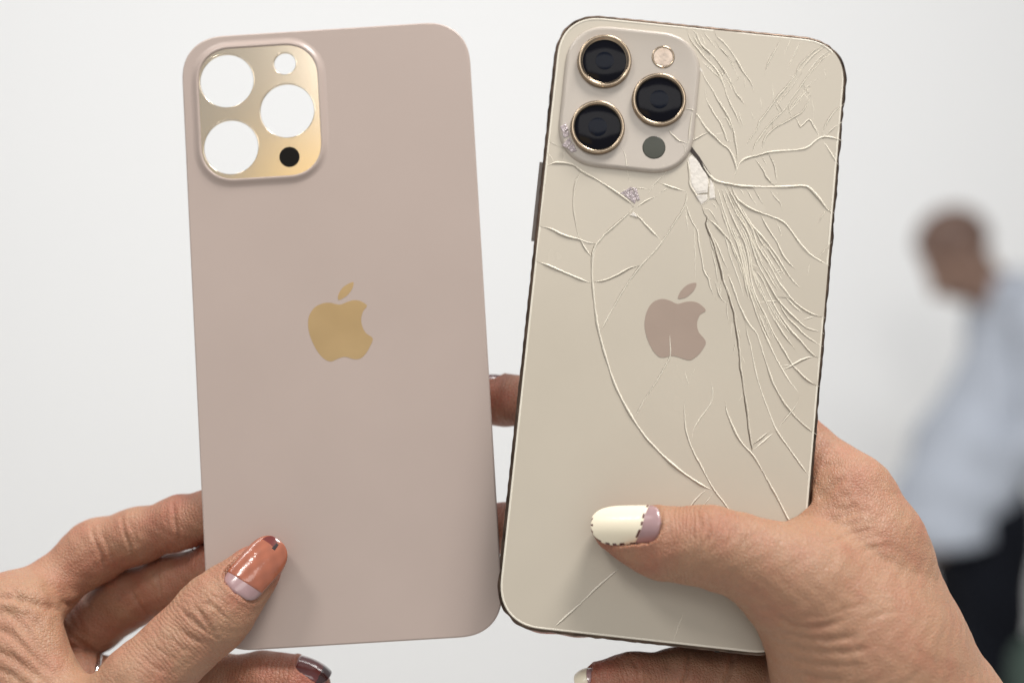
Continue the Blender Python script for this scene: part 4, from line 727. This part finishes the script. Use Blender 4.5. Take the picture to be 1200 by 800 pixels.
def normals(V, F):
    n = np.cross(V[F[:, 2]] - V[F[:, 0]], V[F[:, 3]] - V[F[:, 1]])
    out_ = np.zeros_like(V)
    for k in range(4):
        for d in range(3): out_[:, d] += np.bincount(F[:, k], n[:, d], len(V))
    return out_ / (np.linalg.norm(out_, axis=1)[:, None] + 1e-12)


def big_mesh(name, V, F, material, parent=None, attrs=None):
    me = bpy.data.meshes.new(name)
    me.vertices.add(len(V)); me.vertices.foreach_set('co', V.astype(np.float32).ravel())
    me.loops.add(F.size); me.loops.foreach_set('vertex_index', F.astype(np.int32).ravel())
    me.polygons.add(len(F)); me.polygons.foreach_set('loop_start', np.arange(0, F.size, 4, dtype=np.int32))
    me.polygons.foreach_set('use_smooth', np.ones(len(F), bool))
    for k, v in (attrs or {}).items():
        a = me.attributes.new(k, 'FLOAT', 'POINT'); a.data.foreach_set('value', v.astype(np.float32))
    me.update(); me.validate()
    me.materials.append(material)
    o = bpy.data.objects.new(name, me); COL.objects.link(o)
    if parent: o.parent = parent
    return o


# ------------------------------------------------------------------ hands (in the millimetres of the glass plane they hold)
FINGERS = ('thumb', 'index', 'middle', 'ring', 'little')


class Hand:
    def __init__(self, H, outline, zlo, zhi, kpalm, carve=0.0):
        self.H, self.out, self.zlo, self.zhi, self.k, self.carve = H, outline, zlo, zhi, kpalm, carve
        self.hw = (outline[:, 0].max(), outline[:, 1].max())

    def raw(self, P):
        palm = None
        for ch in self.H['palm']:
            d = chain_d(P, ch, 5.0)
            palm = d if palm is None else smin(palm, d, 9.0)
        tot = None
        for n in FINGERS:
            d = smin(chain_d(P, self.H[n], 4.0), palm, self.k.get(n, 5.0))
            tot = d if tot is None else np.minimum(tot, d) if n != 'thumb' else smin(tot, d, 3)
        return tot

    def __call__(self, P):
        d = self.raw(P)
        # pressed flat where it meets the thing it holds
        r = 11.5
        q = np.abs(P[:, :2]) - (np.array(self.hw) - r)
        b2 = np.linalg.norm(np.maximum(q, 0), axis=1) + np.minimum(q.max(1), 0) - r
        zc, zh = (self.zlo + self.zhi) / 2, (self.zhi - self.zlo) / 2
        bz = np.abs(P[:, 2] - zc) - zh
        b = np.minimum(np.maximum(b2, bz), 0) + np.sqrt(np.maximum(b2, 0) ** 2 + np.maximum(bz, 0) ** 2)
        b = b - 0.05
        k = 0.6
        h = np.maximum(k - np.abs(d + b), 0) / k
        return np.maximum(d, -b) + h * h * k * 0.25


def axis_fine(lo, f0, f1, hi, v):
    a = list(np.arange(f0, f1, v)); s = v; x = a[-1]
    while x < hi: s = min(s * 1.12, 5); x += s; a.append(x)
    s = v; x = a[0]; pre = []
    while x > lo: s = min(s * 1.12, 5); x -= s; pre.append(x)
    return np.array(pre[::-1] + a)


def build_hand(hand, lo, hi, fine_lo, fine_hi, voxel, creases, nails, matrix, label):
    ax = [axis_fine(lo[i], fine_lo[i], fine_hi[i], hi[i], voxel) for i in range(3)]
    f = sample(hand, *ax)
    for i in range(3):                    # close the surface at the ends of the grid
        sl = [slice(None)] * 3
        for e in (0, -1): sl[i] = e; f[tuple(sl)] = np.maximum(f[tuple(sl)], 0.5)
    V, F = surface_nets(f, *ax)
    V = relax(V, F, 4)
    n = normals(V, F)
    # creases: narrow furrows with soft shoulders on the side turned to the viewer
    front = np.clip(n[:, 2] * 2.5 + 0.4, 0, 1)
    disp = np.zeros(len(V))
    wob = 0.18 * np.sin(V[:, 0] * 2.1 + V[:, 1] * 1.3) + 0.12 * np.sin(V[:, 1] * 4.3 - V[:, 0] * 2.7)
    for dep, wd, P in creases:
        P = smooth_open(P, 0.8)
        bb = (V[:, 0] > P[:, 0].min() - 3) & (V[:, 0] < P[:, 0].max() + 3) & (V[:, 1] > P[:, 1].min() - 3) & (V[:, 1] < P[:, 1].max() + 3)
        I = np.nonzero(bb)[0]
        if not len(I): continue
        best = np.full(len(I), 99.0); tt = np.zeros(len(I))
        q = V[I, :2] + wob[I][:, None] * 0.7
        for j in range(len(P) - 1):
            a, b = P[j], P[j + 1]
            h = np.clip(((q - a) @ (b - a)) / ((b - a) @ (b - a) + 1e-9), 0, 1)
            d = np.linalg.norm(q - a - h[:, None] * (b - a), axis=1)
            m = d < best; best[m] = d[m]; tt[m] = (j + h[m]) / (len(P) - 1)
        fade = np.clip(np.minimum(tt, 1 - tt) * 5, 0, 1)
        e = fade * front[I]
        disp[I] -= e * dep * 1.25 * np.exp(-(best / wd) ** 2)
        disp[I] += e * dep * 0.22 * np.exp(-((best - wd * 2.2) / (wd * 1.3)) ** 2)
    # low lumps under the skin
    lump = 0.10 * np.sin(V[:, 0] * 0.9 + 1.7 * np.sin(V[:, 1] * 0.5)) * np.sin(V[:, 1] * 0.8 + V[:, 2] * 0.7)
    V = V + n * (disp + lump)[:, None]
    for nl in nails: V = nl.bed(V, n)
    # bone coordinate, redness at the fingertips and knuckles, strength of the cross wrinkles
    along = np.zeros(len(V)); wsum = np.zeros(len(V)); tint = np.zeros(len(V)); wr = np.full(len(V), 0.16)
    for nme in FINGERS + ('palm0', 'palm1'):
        ch = hand.H[nme] if nme in hand.H else hand.H['palm'][int(nme[-1])]
        s0 = 0.0
        for a, b in zip(ch[:-1], ch[1:]):
            A, B = np.array(a[:3]), np.array(b[:3]); ln = np.linalg.norm(B - A)
            d, h = cone(V, A, B, a[3], b[3])
            wgt = np.exp(-np.clip(d, -2, 40) / 1.6) + 1e-12
            along += wgt * (s0 + h * ln); wsum += wgt
            s0 += ln
        if nme in FINGERS:
            T = np.array((ch[0] if nme == 'thumb' else ch[-1])[:3])
            dd = np.linalg.norm(V - T, axis=1)
            tint += 0.7 * np.exp(-(dd / 11) ** 2)
            if nme != 'thumb':
                fd = chain_d(V, ch, 2.0)
                tint += 0.27 * np.exp(-(np.clip(fd, 0, 20) / 3) ** 2)
            for kn in (ch[3:5] if nme == 'thumb' else ch[-3:-2]):
                dk = np.linalg.norm(V - np.array(kn[:3]), axis=1)
                wr += 0.5 * np.exp(-(dk / 13) ** 2)
                tint += 0.15 * np.exp(-(dk / 12) ** 2)
    along /= wsum
    o = big_mesh('hand', V * 0.001, F, M['skin'], None, dict(along=along, tint=np.clip(tint, 0, 1), wrinkle=np.clip(wr, 0, 1)))
    o.matrix_world = matrix
    tag(o, label, 'hand', 'hands holding the phone and the panel')
    return o


class Nail:
    """curved nail plate from cuticle B to free edge T (mm), normal N, seated on the finger's surface"""

    def __init__(self, hand, B, T, N, hw, phi, bow=0.9, cut_tip=0.42, droop=0.85):
        N = np.array(N, float); N /= np.linalg.norm(N)
        B, T = np.array(B, float), np.array(T, float)

        def seat(p):
            s = np.arange(25, -25, -0.1)
            d = hand.raw(p + N * s[:, None])
            return s[np.argmax(d < 0)] if (d < 0).any() else None
        m = B + (T - B) * 0.5
        sb, sm = seat(B), seat(m)
        if sb is not None and sm is not None:
            B = B + N * (sb - 0.15); T = T + N * (sb + (sm - sb) * 2 * droop - 0.15)
        self.B, self.hw, self.phi, self.bow, self.cut = B, hw, phi, bow, cut_tip
        ax = T - B; self.ln = np.linalg.norm(ax); self.ax = ax / self.ln
        N = N - (N @ self.ax) * self.ax; self.N = N / np.linalg.norm(N)
        self.L = np.cross(self.N, self.ax)

    def width(self, u):
        base = (1 - np.clip(1 - u / 0.22, 0, 1) ** 2.4) ** (1 / 2.4)
        tip = (1 - np.clip((u - (1 - self.cut)) / self.cut, 0, 1) ** 2.5) ** (1 / 2.5)
        return self.hw * np.maximum(base, 0.02) * np.maximum(tip, 0.02) * (0.94 + 0.08 * u)

    def height(self, u, s):
        R = self.hw / math.sin(self.phi)
        a = np.arcsin(np.clip(s / R, -1, 1))
        return -R * (1 - np.cos(a)) + self.bow * np.sin(u * math.pi * 0.75) - self.bow * 0.75 * u ** 2

    def bed(self, V, n):
        """press the nail into the flesh and raise a soft fold round it"""
        d = V - self.B
        u = (d @ self.ax) / self.ln; s = d @ self.L; h = d @ self.N
        near = (u > -0.3) & (u < 1.15) & (np.abs(s) < self.hw + 3) & (h > -6) & (h < 5) & (n @ self.N > -0.2)
        uc = np.clip(u, 0, 1); wd = self.width(uc)
        us = np.linspace(0, 1, 80) ** 1.5; ws = self.width(us)
        O = np.vstack([np.column_stack([us * self.ln, ws]), np.column_stack([us * self.ln, -ws])])
        gap = np.full(len(V), 9.0); I = np.nonzero(near)[0]
        gap[I] = np.linalg.norm(np.column_stack([u[I] * self.ln, s[I]])[:, None] - O[None], axis=2).min(1)
        gap = np.where((u >= 0) & (u <= 1) & (np.abs(s) <= wd), 0, gap)
        ins = np.clip(1 - gap / 0.4, 0, 1) * near
        over = np.maximum(h - (self.height(uc, s) - 0.30), 0) * ins
        fold = 0.28 * np.exp(-((gap - 0.8) / 0.55) ** 2) * (gap > 0.02) * np.clip((0.75 - u) * 4, 0, 1) * near
        return V - self.N * over[:, None] + n * fold[:, None]

    def pt(self, u, v, lift):
        wdt = self.width(u); s = v * wdt
        R = self.hw / math.sin(self.phi); a = np.arcsin(np.clip(s / R, -1, 1))
        return self.B + self.ax * (u * self.ln)[..., None] + self.L * (R * np.sin(a))[..., None] + self.N * (self.height(u, s) + lift)[..., None]

    def grid(self, u0fn, lift, nu, nv, name, material, parent, colour=None, edge=0.35):
        uu, vv = np.meshgrid(np.linspace(0, 1, nu), np.linspace(-1, 1, nv), indexing='ij')
        u = u0fn(vv) + (1 - u0fn(vv)) * uu
        top = self.pt(u, vv, np.full(u.shape, lift))
        e = np.minimum(np.minimum(uu * nu, (1 - uu) * nu), np.minimum((vv + 1) * nv / 2, (1 - vv) * nv / 2))
        top = top - self.N * (0.16 * np.exp(-e / 1.3))[..., None]     # soft rim
        bot = self.pt(u, vv * 0.985, np.full(u.shape, lift - edge))
        Vv = np.vstack([top.reshape(-1, 3), bot.reshape(-1, 3)])
        n = nu * nv; Ff = []
        for i in range(nu - 1):
            for j in range(nv - 1):
                a = i * nv + j
                Ff.append((a, a + nv, a + nv + 1, a + 1)); Ff.append((n + a, n + a + 1, n + a + nv + 1, n + a + nv))
        rim_ = [i * nv for i in range(nu)] + [(nu - 1) * nv + j for j in range(1, nv)] + [i * nv + nv - 1 for i in range(nu - 2, -1, -1)] + list(range(nv - 2, 0, -1))
        for a, b in zip(rim_, rim_[1:] + rim_[:1]): Ff.append((b, a, a + n, b + n))
        o = mesh_obj(name, Vv * 0.001, Ff, material, parent, True)
        if colour is not None:
            at = o.data.attributes.new('paint', 'FLOAT_COLOR', 'POINT')
            cc = np.array([[*colour(a, b), 1] for a, b in zip(u.ravel(), vv.ravel())])
            at.data.foreach_set('color', np.vstack([cc, cc]).astype(np.float32).ravel())
        return o

    def build(self, parent, paint, pmat, ub):
        nl = self.grid(lambda v: v * 0, 0.0, 24, 17, 'nail', M['nail'], parent)
        self.grid(ub, 0.13, 110, 61, 'nail_polish', pmat, nl, paint, edge=0.3)


PO = np.array([(-39.05, -PANEL_POSE[2] / 2), (39.05, PANEL_POSE[2] / 2)])
PO2 = np.array([(-39.05, -PHONE_POSE[2] / 2), (39.05, PHONE_POSE[2] / 2)])
ha = Hand(HAND_A, PO, -0.9, 0.03, dict(index=6, middle=1.5, ring=2, little=4, thumb=6))
hb = Hand(HAND_B, PO2, -7.5, 0.06, dict(index=8, middle=5, ring=5, little=5, thumb=8))
R56 = math.radians(56)
(b0, t0), (b1, t1) = NAILS_A['thumb'], NAILS_A['ring']
na = [Nail(ha, (*b0, 8), (*t0, 8), (-0.10, 0.05, 1), 5.6, R56),
      Nail(ha, (*b1, -7.2), (*t1, -8.2), (0.55, 0.75, 0.32), 4.8, R56, bow=1.1, droop=0.6)]
(b0, t0), (b1, t1), (b2, t2) = NAILS_B['thumb'], NAILS_B['index'], NAILS_B['little']
nb = [Nail(hb, (*b0, 8), (*t0, 8), (0.0, 0.22, 1), 5.1, R56, bow=0.8),
      Nail(hb, (*b1, -22.5), (*t1, -24), (-0.1, 1, 0.05), 4.6, R56, bow=0.8, droop=0.7),
      Nail(hb, (*b2, -10.5), (*t2, -11.5), (-0.25, 0.9, 0.4), 3.8, R56, bow=0.8, droop=0.7)]
hand_a = build_hand(ha, (-128, -270, -62), (10, -25, 42), (-96, -98, -36), (-2, -32, 26), 0.5, CREASES_A, na, PM,
                    'left hand holding the intact rose-gold panel, orange-brown polish on its thumb nail')
hand_b = build_hand(hb, (-52, -260, -90), (140, 10, 50), (-48, -96, -46), (86, 6, 26), 0.55, CREASES_B, nb, FM,
                    'right hand gripping the cracked phone, cream polish with dark dashes on its thumb nail')


def paint_orange(u, v):
    c = np.array((0.345, 0.105, 0.055)) * (1 + 0.10 * math.sin(u * 21 + 3 * v) * math.sin(v * 9 - u * 6))
    if u > 0.86 and -0.1 < v - (u - 0.9) < 0.8: c = np.array((0.14, 0.018, 0.014))
    if u > 0.83 and -0.22 < v < -0.02 and u < 0.94: c = np.array((0.02, 0.008, 0.008))
    return c


def paint_maroon(u, v): return (0.14, 0.016, 0.014) if u < 0.72 else (0.04, 0.008, 0.008)


def paint_cream(u, v):
    c = (0.86, 0.775, 0.60)
    b = ub_cream(v)
    near = u - b < 0.034
    if near and u - b > 0.004 and math.sin(v * 13 + 0.6 + math.sin(v * 5)) > 0.0: return (0.085, 0.014, 0.014)
    if v > 0.90 and math.sin(u * 40 + 3 * math.sin(u * 9)) > -0.2: return (0.085, 0.014, 0.014)
    if u > 0.965 and math.sin(v * 9 + 1) > 0.55: return (0.085, 0.014, 0.014)
    return c


def ub_cream(v): return 0.245 + 0.055 * v + 0.10 * np.clip(v, 0, 1) ** 2


na[0].build(hand_a, paint_orange, M['polish'], lambda v: 0.20 + 0.03 * v ** 2 - 0.03 * v)
na[1].build(hand_a, paint_maroon, M['polish'], lambda v: 0.05 + v * 0)
nb[0].build(hand_b, paint_cream, M['cream'], ub_cream)
nb[1].build(hand_b, paint_maroon, M['polish'], lambda v: 0.05 + v * 0)
nb[2].build(hand_b, lambda u, v: (0.86, 0.775, 0.60), M['cream'], lambda v: 0.25 + v * 0)


# thin silver ring on the finger behind the thumb
c0, c1, fr = (np.array(x) for x in RING_A)
ax_ = (c1 - c0) / np.linalg.norm(c1 - c0)
e1 = np.cross(ax_, (0, 0, 1.0)); e1 /= np.linalg.norm(e1); e2 = np.cross(ax_, e1)
rings_ = []
for s_, r_ in ((-0.9, 0.0), (-0.8, 0.5), (-0.3, 0.75), (0.3, 0.75), (0.8, 0.5), (0.9, 0.0)):
    a_ = np.arange(64) * 2 * math.pi / 64
    rings_.append(c0 + ax_ * s_ + (e1 * np.cos(a_)[:, None] + e2 * np.sin(a_)[:, None]) * (float(fr) + r_))
rg = loft('finger_ring', rings_, M['silver'], None)
rg.matrix_world = PM
tag(rg, 'thin silver ring glinting between the fingers of the left hand', 'ring')

# ------------------------------------------------------------------ the person far behind (facing left, head bowed)
def ell(P, c, r):
    q = (P - np.array(c)) / np.array(r)
    k = np.linalg.norm(q, axis=1)
    return (k - 1) * min(r) * np.where(k > 1, 1, 1)


PX, PY = 1.25, 3.8


def w2(P): return P - np.array([PX, PY, 0.0])


def limb(P, pts, k=0.03): return chain_d(P, pts, k)


HB = [(0.10, -0.20, 1.41, 0.062), (0.10, -0.245, 1.16, 0.052), (0.07, -0.235, 1.10, 0.046), (-0.03, -0.15, 0.93, 0.034)]
HB2 = [(x, -y, z, r) for x, y, z, r in HB]
LEG = [(0.0, -0.095, 0.90, 0.105), (0.0, -0.10, 0.50, 0.066), (0.01, -0.10, 0.45, 0.062), (0.03, -0.10, 0.09, 0.043)]
LEG2 = [(x, -y, z, r) for x, y, z, r in LEG]
FOOT = [(0.04, -0.10, 0.045, 0.042), (-0.08, -0.11, 0.038, 0.040), (-0.15, -0.115, 0.032, 0.030)]
FOOT2 = [(x, -y, z, r) for x, y, z, r in FOOT]
HC = (-0.058, 0, 1.578)


def head_d(P):
    a = math.radians(46)                       # bowed forward
    q = P - np.array(HC)
    x = q[:, 0] * math.cos(a) + q[:, 2] * math.sin(a); z = -q[:, 0] * math.sin(a) + q[:, 2] * math.cos(a)
    q = np.column_stack([x, q[:, 1], z])
    d = ell(q, (0.01, 0, 0.03), (0.093, 0.074, 0.088))
    d = smin(d, ell(q, (-0.035, 0, -0.045), (0.062, 0.058, 0.075)), 0.05)
    nose, _ = cone(q, np.array((-0.092, 0, 0.012)), np.array((-0.112, 0, -0.028)), 0.008, 0.014)
    d = smin(d, nose, 0.015)
    d = smin(d, ell(q, (-0.088, 0, -0.062), (0.014, 0.026, 0.012)), 0.012)
    for s in (-1, 1):
        d = smin(d, ell(q, (0.012, 0.080 * s, -0.008), (0.019, 0.010, 0.032)), 0.008)
        d = np.maximum(d, -ell(q, (-0.094, 0.032 * s, 0.012), (0.014, 0.017, 0.011)))
    return d, q


def torso_d(P):
    d = chain_d(P * np.array([1.12, 0.80, 1]), [(0.125, 0, 1.40, 0.105), (0.085, 0, 1.22, 0.132), (-0.03, 0, 1.04, 0.144), (-0.10, 0, 0.88, 0.15)], 0.05)
    sh, _ = cone(P, np.array((0.11, -0.17, 1.415)), np.array((0.11, 0.17, 1.415)), 0.07, 0.07)
    return smin(d, sh, 0.06)


def body_d(P):
    P = w2(P)
    d, _ = head_d(P)
    neck, _ = cone(P, np.array((0.10, 0, 1.41)), np.array((-0.02, 0, 1.54)), 0.062, 0.055)
    d = smin(d, neck, 0.03)
    t = torso_d(P) + 0.012
    for H_ in (HB, HB2): t = smin(t, limb(P, H_) + 0.012, 0.03)
    for H_ in (LEG, LEG2): t = smin(t, limb(P, H_) + 0.012, 0.03)
    for H_ in (FOOT, FOOT2): t = smin(t, limb(P, H_) + 0.010, 0.02)
    for s in (-1, 1):          # hands in the trouser pockets
        t = smin(t, limb(P, [(-0.03, s * 0.15, 0.93, 0.030), (-0.035, s * 0.105, 0.87, 0.030)]), 0.02)
        for k in range(4):
            t = np.minimum(t, limb(P, [(-0.055 + 0.016 * k, s * 0.10, 0.86, 0.009), (-0.05 + 0.015 * k, s * 0.09, 0.81 - 0.008 * (k in (1, 2)), 0.008), (-0.042 + 0.014 * k, s * 0.08, 0.785, 0.007)], 0.004))
        t = np.minimum(t, limb(P, [(-0.06, s * 0.10, 0.88, 0.011), (-0.075, s * 0.09, 0.845, 0.009)], 0.004))
    return smin(d, t, 0.02)


def shirt_d(P):
    P = w2(P)
    wob = 0.006 * np.sin(P[:, 2] * 38 + P[:, 0] * 22 + P[:, 1] * 9) * np.clip((1.3 - P[:, 2]) * 3, 0.2, 1)
    t = torso_d(P) - 0.012 - wob - 0.03 * np.clip((1.0 - P[:, 2]) * 4, 0, 1)
    for H_ in (HB, HB2): t = smin(t, limb(P, H_) - 0.014 - wob, 0.02)
    col, _ = cone(P, np.array((0.10, 0, 1.43)), np.array((0.05, 0, 1.505)), 0.085, 0.068)
    t = smin(t, col, 0.03)
    hem = 0.835 + 0.20 * (P[:, 0] + 0.06)
    return np.maximum(np.maximum(t, hem - P[:, 2]), P[:, 2] - 1.525 + 0.5 * (0.05 - P[:, 0]))


def trousers_d(P):
    P = w2(P)
    t = limb(P, LEG) - 0.012 - 0.004 * np.sin(P[:, 2] * 30 + P[:, 0] * 20)
    t = smin(t, limb(P, LEG2) - 0.012, 0.03)
    hip = chain_d(P * np.array([1.12, 0.82, 1]), [(-0.04, 0, 0.98, 0.125), (-0.06, 0, 0.84, 0.140)], 0.03)
    t = smin(t, hip, 0.04)
    return np.maximum(np.maximum(t, P[:, 2] - 1.0), 0.075 - P[:, 2])


def shoe_d(s):
    def f(P):
        P = w2(P)
        return np.maximum(limb(P, FOOT if s < 0 else FOOT2, 0.02) - 0.012, 0.004 - P[:, 2])
    return f


def hair_d(P):
    P = w2(P)
    d, q = head_d(P)
    e = ell(q, (0.014, 0, 0.036), (0.102, 0.082, 0.096))
    keep_ = np.maximum(-(q[:, 0] + 0.055 + 0.35 * np.minimum(q[:, 2] - 0.05, 0.03)), -(q[:, 2] + 0.055 - 0.02 * (q[:, 0] > 0.03)))
    return np.maximum(e, keep_) - 0.002 * np.sin(q[:, 1] * 300) * np.sin(q[:, 0] * 180)


def implicit(name, fn, lo, hi, v, material, parent=None):
    ax = [np.arange(lo[i], hi[i], v) for i in range(3)]
    V, F = surface_nets(sample(fn, *ax), *ax)
    V = relax(V, F, 3)
    if parent is not None: V = V - np.array(parent.location)
    o = big_mesh(name, V, F, material)
    if parent is not None: o.parent = parent
    return o


person = empty('person', Matrix.Translation((PX, PY, 0)))
tag(person, 'blurred person with bowed head, pale blue-grey shirt and black trousers before the white wall', 'person')
person_lo, person_hi = (PX - 0.36, PY - 0.40, -0.03), (PX + 0.32, PY + 0.40, 1.80)
implicit('body', body_d, person_lo, person_hi, 0.0085, M['face'], person)
implicit('shirt', shirt_d, (PX - 0.38, PY - 0.40, 0.76), (PX + 0.32, PY + 0.40, 1.62), 0.009, M['shirt'], person)
implicit('trousers', trousers_d, (PX - 0.3, PY - 0.34, 0.04), (PX + 0.3, PY + 0.34, 1.05), 0.01, M['trousers'], person)
implicit('hair', hair_d, (PX - 0.28, PY - 0.16, 1.45), (PX + 0.16, PY + 0.16, 1.80), 0.006, M['hair'], person)
for s in (-1, 1):
    implicit('shoe', shoe_d(s), (PX - 0.26, PY - 0.20 if s < 0 else PY + 0.02, -0.02), (PX + 0.14, PY - 0.02 if s < 0 else PY + 0.20, 0.13), 0.006, M['shoe'], person)

# ------------------------------------------------------------------ the dark green chair at the lower right edge
chair = empty('chair', Matrix.Translation((1.30, 3.05, 0)) @ Matrix.Rotation(math.radians(12), 4, 'Z'))
tag(chair, 'dark green padded chair, blurred at the lower right edge in front of the person', 'chair')


def pad(name, c, half, e, material, parent):
    """pillow-like block"""
    nu, nv = 40, 24; Vv = []; Ff = []
    for i in range(nv + 1):
        th = -math.pi / 2 + math.pi * i / nv
        for j in range(nu):
            ph = 2 * math.pi * j / nu
            f = lambda v: math.copysign(abs(v) ** e, v)
            Vv.append((c[0] + half[0] * f(math.cos(th)) * f(math.cos(ph)), c[1] + half[1] * f(math.cos(th)) * f(math.sin(ph)), c[2] + half[2] * f(math.sin(th))))
    for i in range(nv):
        for j in range(nu):
            a = i * nu + j; b = i * nu + (j + 1) % nu
            Ff.append((a, b, b + nu, a + nu))
    return mesh_obj(name, Vv, Ff, material, parent, True)


pad('backrest', (0, 0, 0.59), (0.25, 0.05, 0.155), 0.5, M['green'], chair)
pad('seat', (0, 0.24, 0.43), (0.25, 0.25, 0.05), 0.35, M['green'], chair)
for x in (-0.2, 0.2):
    for y in (0.03, 0.43):
        n = 12; r = []
        for z, rr, dx in ((0.0, 0.012, 0.03), (0.41, 0.016, 0.0)):
            r.append(np.column_stack([(x + math.copysign(dx, x) + rr * np.cos(np.arange(n) * 2 * math.pi / n)) * 1000, (y + rr * np.sin(np.arange(n) * 2 * math.pi / n)) * 1000, np.full(n, z * 1000)]))
        loft('leg', r, M['chairleg'], chair, True, True)
